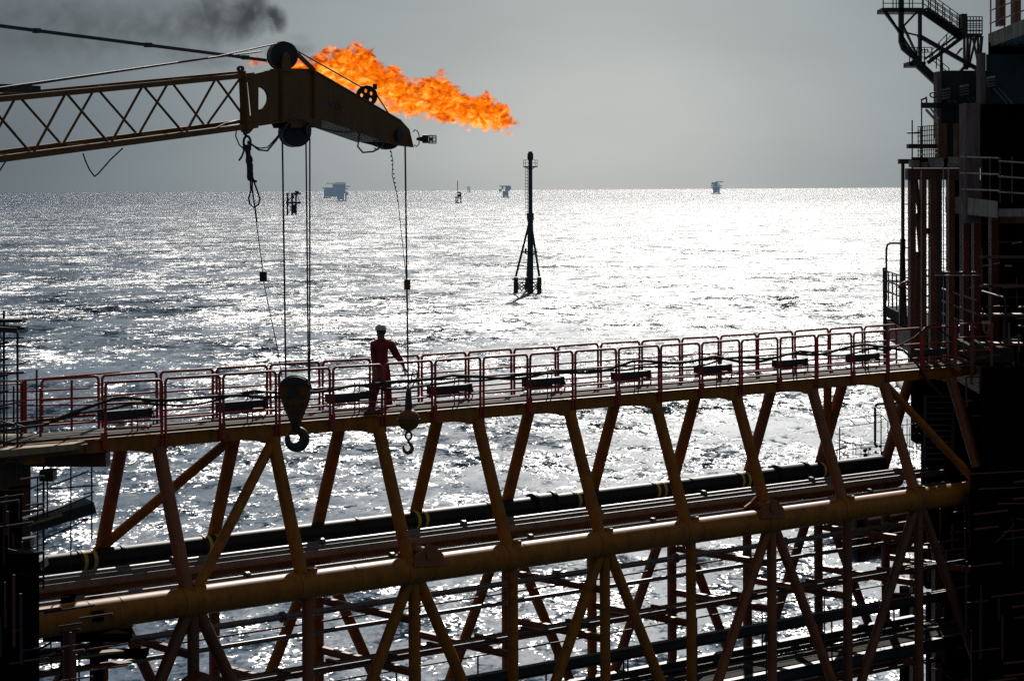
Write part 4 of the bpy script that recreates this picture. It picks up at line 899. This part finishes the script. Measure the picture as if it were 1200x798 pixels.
rpb('back_wall', 'void', 1074, 396, 1290, 520, 68.5, 1)
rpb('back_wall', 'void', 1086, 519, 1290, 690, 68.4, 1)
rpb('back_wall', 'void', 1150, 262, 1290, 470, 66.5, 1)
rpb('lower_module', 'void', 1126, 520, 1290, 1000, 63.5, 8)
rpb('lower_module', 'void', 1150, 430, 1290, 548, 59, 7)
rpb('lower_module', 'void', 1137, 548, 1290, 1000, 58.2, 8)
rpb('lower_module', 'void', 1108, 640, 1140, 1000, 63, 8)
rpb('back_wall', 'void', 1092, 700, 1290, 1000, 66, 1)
for x0, y0, x1, y1, m_1, Y in ((1096, 640, 1104, 900, 'darkred', 64), (1070, 655, 1076, 900, 'darkred', 66), (1110, 540, 1126, 900, 'void', 65), (1058, 690, 1068, 900, 'void', 67)):
    rpb('pile', m_1, x0, y0, x1, y1, Y, .6)
for y, m_1 in ((642, 'brown'), (668, 'void'), (697, 'void'), (731, 'brown'), (760, 'void')): rpb('lower_beam', m_1, 1040, y, 1130, y+5, 65.5, .4)
rnd = random.Random(4)
mb = MB()
for i in range(46):
    x = rnd.uniform(1128, 1196); y = rnd.uniform(385, 720); w = rnd.uniform(4, 26)
    if rnd.random() < .5: bar((x, y), (x+w, y-w*rnd.uniform(0, .3)), rnd.uniform(.5, 1.3), 59.3, 59.3, mb, 6)
    else: bar((x, y), (x+1, y+w*2), rnd.uniform(.5, 1.5), 59.3, 59.3, mb, 6)
mb.build('small_piping', M['brown'], rp)
for i in range(26):
    x = rnd.uniform(1150, 1196); y = rnd.uniform(262, 420); w = rnd.uniform(6, 30)
    if rnd.random() < .45: bar((x, y), (x+w, y-rnd.uniform(-1, 2)), rnd.uniform(.5, 1.2), 61.6).build('small_pipe', M['brown' if rnd.random() < .7 else 'pale'], rp)
    else: bar((x, y), (x+.4, y+w*2.2), rnd.uniform(.5, 1.6), 61.4).build('small_pipe', M['darkred' if rnd.random() < .6 else 'grey'], rp)
for i in range(5): rpb('deck_lip', 'brown', 1152, 300+i*34, 1290, 303+i*34, 61.2, .5)
for i in range(4): bar((1125+i*22, 556+i*17), (1200, 552+i*19), .8, 57.9).build('small_pipe', M['brown'], rp)
for i in range(9):
    x = rnd.uniform(1145, 1192); y = rnd.uniform(440, 640); rpb('junction_box', 'brown' if i % 2 else 'void', x, y, x+rnd.uniform(4, 9), y+rnd.uniform(4, 10), 59.4, .3)
# balcony with pale skirt
t = thing('balcony', 'rusty balcony with cream weathered skirt plate and pipe railing high on the dark platform', 'balcony', W(1150, 255, 61))
mb = MB(); q = [W(1127, 231, 63), W(1127, 251, 63), W(1169, 255.5, 60), W(1169, 236, 60)]; D = V((.3, 4, 0))
mb.hexa([q[1], q[2], q[2]+D, q[1]+D, q[0], q[3], q[3]+D, q[0]+D]); mb.build('skirt', M['skirt'], t)
MB().pbox(1170, 245, 1190, 254, 60.3, 3).build('skirt', M['skirt'], t)
mb = MB()
for y in (0, 19, 38): bar((1126, 184+y), (1170, 185.5+y), 1.05, 63, 60, mb); bar((1170, 189+y*.95), (1200, 191+y*.95), 1.05, 60, 60, mb)
mb.build('handrail', M['pale'], t)
for x in (1128, 1139, 1150, 1160, 1172, 1186): bar((x, 184), (x, 238), .9, lerp(63, 60, (x-1127)/60)).build('post', M['brown'], t)
# floodlights
fg = 'louvred floodlights on the green modules'
for (x, y, s1, Y, lb) in ((1108.5, 105, 9.5, 65.4, 'louvred floodlight on the left green module, left of its twin'), (1129.5, 101, 11, 65.3, 'louvred floodlight on the left green module, right of its twin'), (1161, 91, 10, 63.5, 'louvred floodlight on the upper right green module')):
    t = thing('floodlight', lb, 'floodlight', W(x, y+10, Y), fg)
    for j in range(4): MB().box(W(x, y+j*3.2, Y), V((s1*.44*Y/F, 0, .02)), V((0, .1, 0)), V((0, .02, .028))).build('louvre', M['skirt' if j == 0 else 'grey'], t)
    for a in (0, 6): bm((x+3+a, y+13), (x+19+a, y+31), 2, Y, Y+.1, .06).build('strut', M['grey'], t)
# external stair tower
st = thing('stair_tower', 'black zigzag steel stairs with cage and landings standing out against the sky, top right', 'stairs', W(1100, 98, 67))
YQ = 67.0; q_ = YQ/F
def stp(name, f, *a):
    mb = MB()
    for it in f: bm(it[0], it[1], it[2], YQ, YQ, it[3] if len(it) > 3 else .12, mb)
    return mb.build(name, M['black'], st)
MB().pbox(1034, 9.5, 1082, 14.5, YQ, 1.0).build('landing', M['black'], st)
MB().pbox(1126, 39.5, 1151, 43.5, YQ, 1.0).build('landing', M['black'], st)
MB().pbox(1065.5, 72.5, 1085, 78, YQ, 1.0).build('landing', M['black'], st)
def rails(p0, p1, h, npost, nr=3, d=0, rr=.55):
    mb = MB()
    for j in range(nr): k_ = h*(1-j/nr); bar((p0[0], p0[1]-k_), (p1[0], p1[1]-k_), rr, YQ+d, YQ+d, mb, 6)
    for i in range(npost): t_ = i/(npost-1); x, y = lerp(p0[0], p1[0], t_), lerp(p0[1], p1[1], t_); bar((x, y), (x, y-h), rr*1.2, YQ+d, YQ+d, mb, 6)
    return mb.build('railing', M['black'], st)
rails((1035, 10), (1081, 10), 17, 5); rails((1035, 10), (1081, 10), 17, 4, d=2)
rails((1082, 11), (1124, 41), 19, 6); rails((1088, 11), (1130, 41), 19, 6, d=1.2)
rails((1130, 41), (1151, 41), 21, 7, 5); rails((1130, 41), (1151, 41), 21, 4, 4, d=1.8)
rails((1066, 73), (1092, 73), 17, 4); rails((1092, 72), (1118, 45), 13, 4, 2)
rails((1090, 75), (1112, 92), 12, 4, 2)
MB().pbox(1127, 16.5, 1133.5, 42, YQ-.3, .5).build('post_head', M['black'], st)
stp('stringer', [((1081, 14), (1126, 45), 6, .1)]); stp('stringer', [((1087, 12), (1131, 42), 4, .1)])
stp('stringer', [((1087, 74), (1129, 43), 4.5, .1)]); stp('stringer', [((1083, 70), (1124, 40), 2.5, .1)])
stp('stringer', [((1070, 70), (1103, 101), 9, .25)])
stp('stringer', [((1076, 42), (1150, 84), 4.5, .2)])
mb = MB()
for i in range(9): t_ = (i+.5)/9; x, y = lerp(1082, 1126, t_), lerp(13, 43, t_); mb.box(W(x, y-3, YQ), V((2.2*q_, 0, 0)), V((0, .5, 0)), UP*.02)
mb.build('tread', M['black'], st)
mb = MB()
for a, c, w in (((1056, -20), (1056, 50), 5.5), ((1056, 48), (1059, 57), 6), ((1058, 56), (1075, 70), 6.5), ((1078, 14), (1078, 74), 3.6), ((1038, 14), (1072, 66), 2.2), ((1036, 14), (1056, 40), 2.4), ((1057, 33), (1075, 14), 1.8), ((1058, 38), (1078, 42.5), 1.4), ((1058, 30), (1074, 64), 1.8),
                ((1103, 62), (1103, 84), 2), ((1130, 43), (1130, 82), 1.8), ((1134, 43), (1133, 82), 1.8), ((1138, 43), (1134, 78), 1.4), ((1144, 43), (1135, 80), 1.6), ((1146, 43), (1146, 82), 1.4), ((1150.5, 43), (1147, 82), 2.6), ((1126, 83), (1134, 74), 3), ((1121, 64), (1127, 57), 1.6), ((1140, 45), (1147, 78), 1.2)):
    bm(a, c, w, YQ+.1, YQ+.1, .2, mb)
mb.build('frame', M['black'], st)
mb = MB()
for x in (1082, 1085.5):
    mb.path([W(x+2*math.cos(a), 61-3*math.sin(a), YQ-.2) for a in [math.pi*i/8 for i in range(9)]], .02, n=5)
    bar((x-2, 61), (x-2, 72), .5, YQ-.2, YQ-.2, mb, 5)
mb.build('ladder_hoop', M['black'], st)
# slanting davit pole beside the columns
t = thing('boat_davit', 'tall slim blue black pole with a flat top bar standing left of the platform columns', 'pole', W(1058, 380, 67))
mb = MB(); bm((1053, 189.5), (1067, 189.5), 5.5, 67, 67, .3, mb); bm((1058, 190), (1058, 282), 3.2, 67, 67, .15, mb); mb.build('pole', M['navy'], t)
mb = MB(); bm((1058, 280), (1056, 380), 5, 67, 67, .2, mb); bm((1058, 280), (1061, 380), 3, 67, 67, .2, mb); mb.build('base', M['navy'], t)
mb = MB(); bm((1059, 239.5), (1067, 239.5), 1, 67, 67, .05, mb); bm((1059, 290), (1067, 291), 1.4, 67, 67, .05, mb); bm((1059, 317), (1067, 317), 1.2, 67, 67, .05, mb); mb.build('tie', M['black'], t)
t = tag(MB().path([W(x, y, 72) for x, y in ((1038.7, 352), (1038.7, 292), (1040, 287), (1043.5, 285), (1056, 285))], .033).build('vent_pipe', M['brown']), 'brown gooseneck vent pipe rising above the lower left end of the platform walkway', 'vent pipe')
# lower walkway coming towards the camera
t = thing('side_walkway', 'narrow railed walkway running back along the left flank of the platform', 'walkway', W(1060, 380, 76))
Ya, Yb = 82., 61.
def sw(tt, h): 
    Yq = lerp(Ya, Yb, tt); x = lerp(13.05, 11.95, tt); return V((x, Yq, ZC-h))
mb = MB()
for h in (2.9, 3.25, 3.6): mb.tube(sw(0, h), sw(1.05, h), .03, n=6)
mb.tube(sw(0, 2.9)+V((.9, 0, 0)), sw(1, 2.9)+V((.9, 0, 0)), .03, n=6)
mb.build('handrail', M['brown'], t)
for i in range(18): MB().tube(sw(i/17, 2.88), sw(i/17, 4.1), .026, n=6).build('post', M['black'], t)
for i in range(12): MB().tube(sw(i/11, 2.88)+V((.9, 0, 0)), sw(i/11, 4.1)+V((.9, 0, 0)), .026, n=6).build('post', M['black'], t)
mb = MB(); a, c = sw(0, 4.15), sw(1.05, 4.15); mb.hexa([a-UP*.35, a-UP*.35+V((.95, 0, 0)), c-UP*.35+V((.95, 0, 0)), c-UP*.35, a, a+V((.95, 0, 0)), c+V((.95, 0, 0)), c]); mb.build('floor', M['plank'], t)
mb = MB(); a, c = sw(0, 4.6), sw(1.05, 4.6); mb.hexa([a-UP*.7+V((.05, 0, 0)), a-UP*.7+V((.9, 0, 0)), c-UP*.7+V((.9, 0, 0)), c-UP*.7+V((.05, 0, 0)), a+V((.05, 0, 0)), a+V((.9, 0, 0)), c+V((.9, 0, 0)), c+V((.05, 0, 0))]); mb.build('girder', M['brown'], t)
mb = MB().beam(sw(0, 2.8), sw(0, 6.3), .12, .12); mb.build('end_post', M['black'], t)
tag(MB().path([W(x, y, 63) for x, y in ((1053, 338), (1058, 332), (1064, 330), (1063, 335))], .045).build('lifebuoy_strap', M['orange']), 'short bent orange strap tied to the side walkway railing', 'strap')
# ladder-like stairs behind the bridge end
t = thing('boarding_stair', 'dark open tread stairs seen behind the right end of the bridge truss', 'stairs', W(1100, 540, 69))
for x in (1085, 1118): bm((x, 440), (x-2, 540), 2, 69, 67, .1).build('stringer', M['black'], t)
mb = MB()
for i in range(15): y = 444+i*6.7; mb.box(W(1101-i*.1, y, 69-i*.13), V((.38, 0, 0)), V((0, .12, 0)), UP*.014)
mb.build('tread', M['grey'], t)
# scaffold and ladder frames behind the truss
t = thing('access_scaffold', 'thin pipe scaffold frame with ladder rails standing behind the right of the truss', 'scaffold', W(1020, 548, 64))
mb = MB()
for x, y0, y1, w in ((984, 500, 548, 1.1), (981, 526, 546, .8), (999.5, 511, 546, .7), (1003, 520, 546, .6), (1014, 524, 546, .6), (1018, 524, 548, .6), (1032.5, 486, 548, 1), (1040.5, 494, 548, 1), (1009, 516, 546, .6), (1058, 497, 542, .7), (1063, 490, 540, .7), (1070, 495, 540, .7), (1074, 500, 536, .7), (1066, 500, 540, .6)): bar((x, y0), (x, y1), w*.7, 64, 64, mb, 6)
for a, c in (((984, 501), (1034, 494)), ((984, 492), (1032, 485.5)), ((1032, 486), (1041, 494)), ((983, 523), (1060, 517)), ((1000, 526), (1058, 520)), ((983, 544), (1045, 538)), ((984, 534), (1040, 530)), ((996, 491), (1002, 498)), ((1012, 489), (1020, 496)), ((1056, 498), (1080, 496)), ((1056, 510), (1080, 508)), ((1058, 530), (1080, 528))): bar(a, c, .55, 64, 64, mb, 6)
mb.build('frame', M['black'], t)
mb = MB().path([W(x, y, 63.6) for x, y in ((1025.5, 522), (1025.5, 478), (1027, 474), (1031, 473), (1052, 472))], .035); mb.path([W(x, y, 63.4) for x, y in ((1022, 478), (1070, 477))], .018); mb.build('bent_pipe', M['black'], t)
mb = MB()
rnd = random.Random(9)
for i in range(16): x = rnd.uniform(1010, 1045); y = rnd.uniform(522, 542); mb.ball(W(x, y, 63.7), rnd.uniform(.03, .07), 8, 6)
mb.build('valve', M['black'], t)
o = MB().tube(W(1053, 448, 70), W(1061, 457, 66), .1, n=12).build('outlet_pipe', M['skirt']); tag(o, 'short pale open pipe end poking out under the deck at the right', 'pipe')
# tank hanging under the right of the bridge
t = thing('storage_tank', 'dark red tank slung below the right end of the thick yellow tube', 'tank', W(1022, 660, 66))
mb = MB().tube(W(1001, 629, 65.5), W(1048, 620, 67), .72, n=28); mb.build('shell', M['darkred'], t)
for a in (.15, .85): q = lerp(W(1001, 629, 65.5), W(1048, 620, 67), a); MB().tube(q, q+V((.05, .02, 0)), .74, n=28).build('band', M['black'], t)
MB().ball(W(1000.5, 629, 65.5), .70, 20, 12, (.3, 1, 1)).build('end_cap', M['black'], t)
t = thing('rope_coil', 'orange rope coil hanging on the last railing post at the right end of the bridge', 'rope coil', W(1157, 395, 59))
MB().path([W(1156+2.6*math.cos(a), 384-7*math.sin(a), 58.9) for a in [2*math.pi*i/16 for i in range(16)]], .035, closed=True).build('coil', M['orange'], t)
MB().beam(W(1151, 378, 58.9), W(1160, 378, 58.9), .06, .06).build('hanger', M['pale'], t)
# end posts at the bridge landing
t = thing('landing_gate', 'orange footed gate posts at the platform end of the bridge deck', 'gate', W(1125, 434, 59))
for x in (1120, 1140, 1162): mb = MB(); bar((x, 434), (x, 378), 1.6, 59.5, 59.5, mb); mb.build('post', M['red'], t)
mb = MB(); bm((1117, 424), (1124, 434), 5, 59.4, 59.4, .15, mb); mb.build('foot', M['orange'], t)
for y in (380, 396, 412): bar((1120, y), (1162, y-2), .9, 59.5).build('bar', M['red'], t)

# ------------------------------------------------------------------ left platform
YL = 43.0
lp = thing('left_platform', 'black steel platform with worn yellow deck at the left end of the bridge', 'platform', W(30, 780, YL))
def lpb(name, mat, x0, y0, x1, y1, Y, dep): return MB().pbox(x0, y0, x1, y1, Y, dep).build(name, M[mat], lp)
q = [W(-60, 533, 41), W(93, 519, 43), W(112, 512, 44), W(45, 508, 45), W(-60, 507, 45.3)]
q = [V((p.x, p.y, ZC-4.62)) for p in q]
def onh(px, py, h): d = (px-HX)*math.sin(ROLL)+(py-HY)*math.cos(ROLL); return W(px, py, h*F/d)
q = [onh(-80, 536, 4.62), onh(86, 520, 4.62), onh(112, 513, 4.62), onh(60, 508, 4.62), onh(-80, 509, 4.62)]
MB().add(q+[p-UP*.12 for p in q], [[0, 1, 2, 3, 4], [9, 8, 7, 6, 5]]+[[i, 5+i, 5+(i+1) % 5, (i+1) % 5] for i in range(5)]).build('deck_plate', M['tan'], lp)
mb = MB(); bm((-80, 541), (95, 525), 9, 41.4, 43.4, .2, mb); bm((95, 525), (112, 517), 9, 43.4, 44.3, .2, mb); mb.build('deck_edge_beam', M['brown'], lp)
lpb('girder', 'darkred', -60, 531, 124, 547, 44.3, .5)
lpb('column', 'brown', -60, 545, 36, 800, 44.6, 2)
lpb('column', 'void', -60, 575, 26, 900, 39, 1.5)
lpb('lower_block', 'void', -60, 648, 46, 900, 38, 1.5)
lpb('lower_block', 'void', -60, 640, 18, 900, 40, 1.6)
lpb('lower_beam', 'void', -60, 716, 120, 728, 42.3, .5)
lpb('lower_beam', 'void', 50, 742, 150, 752, 43, .5)
lpb('lower_beam', 'void', 30, 765, 170, 772, 44.5, .5)
mb = MB()
for x, w in ((33, 6), (71, 14), (105, 12)): mb.pbox(x, 700, x+w, 900, 42.6+x*.01, .4)
mb.build('lower_column', M['void'], lp)
for a, c, w in (((0, 780), (140, 762), 2.2), ((0, 793), (150, 775), 2), ((60, 735), (140, 722), 2.4), ((20, 748), (150, 732), 2)): bm(a, c, w, 42, 44, .3).build('lower_beam', M['tan'] if w == 2.2 else M['brown'], lp)
# platform handrail left of the bridge
t = thing('deck_railing', 'plain straight red pipe railing around the worn yellow deck at far left', 'railing', W(40, 515, 44))
mb = MB()
for a, c in (((-20, 461), (105, 455)), ((-20, 471), (110, 465)), ((22, 475), (110, 474)), ((22, 497), (112, 492)), ((-20, 491), (112, 486)), ((22, 446), (140, 436)), ((-20, 440), (30, 437)), ((-20, 452), (30, 449))): bar(a, c, 1.1, 43.6, 44.6, mb)
mb.build('rail', M['red'], t)
for x, y0, y1, w in ((47.5, 455, 526, 1.6), (84, 445, 505, 1.5), (43, 433, 505, 1.2), (29, 446, 508, 2.6), (16, 452, 505, 1.2), (25, 448, 524, 1.5)): bar((x, y0), (x, y1), w, 43.8).build('post', M['red'] if w > 1.3 else M['black'], t)
# scaffold tower far left
t = thing('scaffold_tower', 'tall narrow black scaffold tower with boards on top at the left edge', 'scaffold', W(10, 560, 42.5))
mb = MB()
for x, y0, y1, w in ((4.5, 364, 800, 1.5), (-14, 370, 800, 1.5), (20.5, 390, 600, 1.4), (25, 520, 800, 1.0), (1, 372, 540, .8), (8, 430, 540, .8)): bar((x, y0), (x, y1), w, 42.5, 42.5, mb)
for y0, y1 in ((397, 396), (406, 405), (438, 436), (446, 447), (480, 470), (488, 500), (505, 508), (430, 426)): bar((-20, y0), (28, y1), .9, 42.4, 42.4, mb)
for i in range(7): y = 385+i*19; bar((-4, y), (10, y-3), 1.4, 42.3, 42.3, mb)
mb.build('frame', M['black'], t)
for q in (((-20, 376), (29, 375), 4, 42.5, 42.5, .5), ((28, 372), (28, 378), 2.4, 42.5, 42.5, .1), ((-20, 384), (24, 386), 6, 42.3, 42.3, .6), ((20, 384), (31, 384.5), 3.6, 42.3, 42.3, .3)): bm(*q).build('board', M['black'], t)
# hanging scaffold below the deck
t = thing('hanging_scaffold', 'scaffold stage of black tubes and dark boards hung below the yellow deck', 'scaffold', W(80, 690, 43))
mb = MB()
for x, y0, y1, w in ((107.5, 545, 634, 1.0), (83, 545, 665, .9), (51, 545, 690, 1.3), (44, 560, 690, .9), (55.5, 560, 620, 1), (15, 540, 690, 1)): bar((x, y0), (x, y1), w, 43.2, 43.2, mb)
for a, c in (((40, 574), (107, 569)), ((58, 570), (104, 552)), ((40, 608), (107, 580)), ((50, 632), (105, 607)), ((20, 630), (60, 610)), ((0, 590), (50, 566)), ((0, 612), (50, 590)), ((10, 650), (56, 636)), ((98, 569), (112, 569)), ((98, 579), (110, 576))): bar(a, c, .9, 43.1, 43.3, mb)
mb.build('frame', M['black'], t)
for q in (((32, 615), (106, 592), 13, 43.3, 43.8, .7), ((0, 640), (40, 634), 8, 43.3, 43.3, .7), ((15, 665), (52, 660), 10, 43.3, 43.3, .7)): bm(*q).build('board', M['black'], t)
mb = MB(); bm((30, 612), (70, 600), 2, 43.2, 43.4, .8, mb); mb.build('board_edge', M['tan'], t)
MB().pbox(46, 552, 62, 564, 43, .4).build('winch_box', M['black'], t)

rnd = random.Random(12)
t = thing('pipe_rack', 'dense dark tangle of pipes and scaffold tubes at the bottom left corner', 'pipe rack', W(60, 798, 40))
for i in range(70):
    x = rnd.uniform(-10, 120); y = rnd.uniform(560, 800); Yq = rnd.uniform(37.0, 40.0); m_1 = rnd.choice(('void', 'black', 'black', 'brown', 'darkred'))
    if x > 30 and y < 715: x = rnd.uniform(-10, 28)
    k_ = rnd.random()
    if k_ < .4: L = min(rnd.uniform(15, 60), (52-x) if y < 715 else 150-x); bar((x, y), (x+L, y-L*.15), rnd.uniform(.6, 2), Yq).build('tube', M[m_1], t)
    elif k_ < .8: L = rnd.uniform(20, 90); bar((x, y), (x+.5, y+L), rnd.uniform(.6, 1.8), Yq).build('post', M[m_1], t)
    else: L = rnd.uniform(10, 20); bar((x, y), (x+L, y+rnd.uniform(-1, 1)*L), rnd.uniform(.6, 1.3), Yq).build('brace', M[m_1], t)
t = thing('pipe_rack', 'dark tangle of pipes below the right end of the bridge beside the solid black block', 'pipe rack', W(1120, 798, 60))
for i in range(60):
    x = rnd.uniform(1062, 1190); y = rnd.uniform(560, 800); Yq = rnd.uniform(61, 62.8) if x < 1128 else 57.8; m_1 = rnd.choice(('void', 'black', 'brown', 'darkred', 'darkred'))
    k_ = rnd.random()
    if k_ < .5: L = rnd.uniform(15, 60); bar((x, y), (x+L, y-L*.12), rnd.uniform(.5, 1.6), Yq).build('tube', M[m_1], t)
    elif k_ < .85: L = rnd.uniform(20, 90); bar((x, y), (x, y+L), rnd.uniform(.5, 1.8), Yq).build('post', M[m_1], t)
    else: L = rnd.uniform(14, 40); bar((x, y), (x+L, y+rnd.uniform(-1, 1)*L), rnd.uniform(.5, 1.2), Yq).build('brace', M[m_1], t)

# ------------------------------------------------------------------ render settings
sc.view_settings.view_transform = 'Standard'; sc.view_settings.look = 'None'; sc.view_settings.exposure = 0; sc.view_settings.gamma = 1
cy = sc.cycles; cy.use_denoising = False; cy.max_bounces = 6; cy.diffuse_bounces = 3; cy.glossy_bounces = 3; cy.transmission_bounces = 4; cy.transparent_max_bounces = 8
cy.caustics_reflective = False; cy.caustics_refractive = False; cy.sample_clamp_indirect = .6; cy.sample_clamp_direct = 8; cy.volume_max_steps = 256
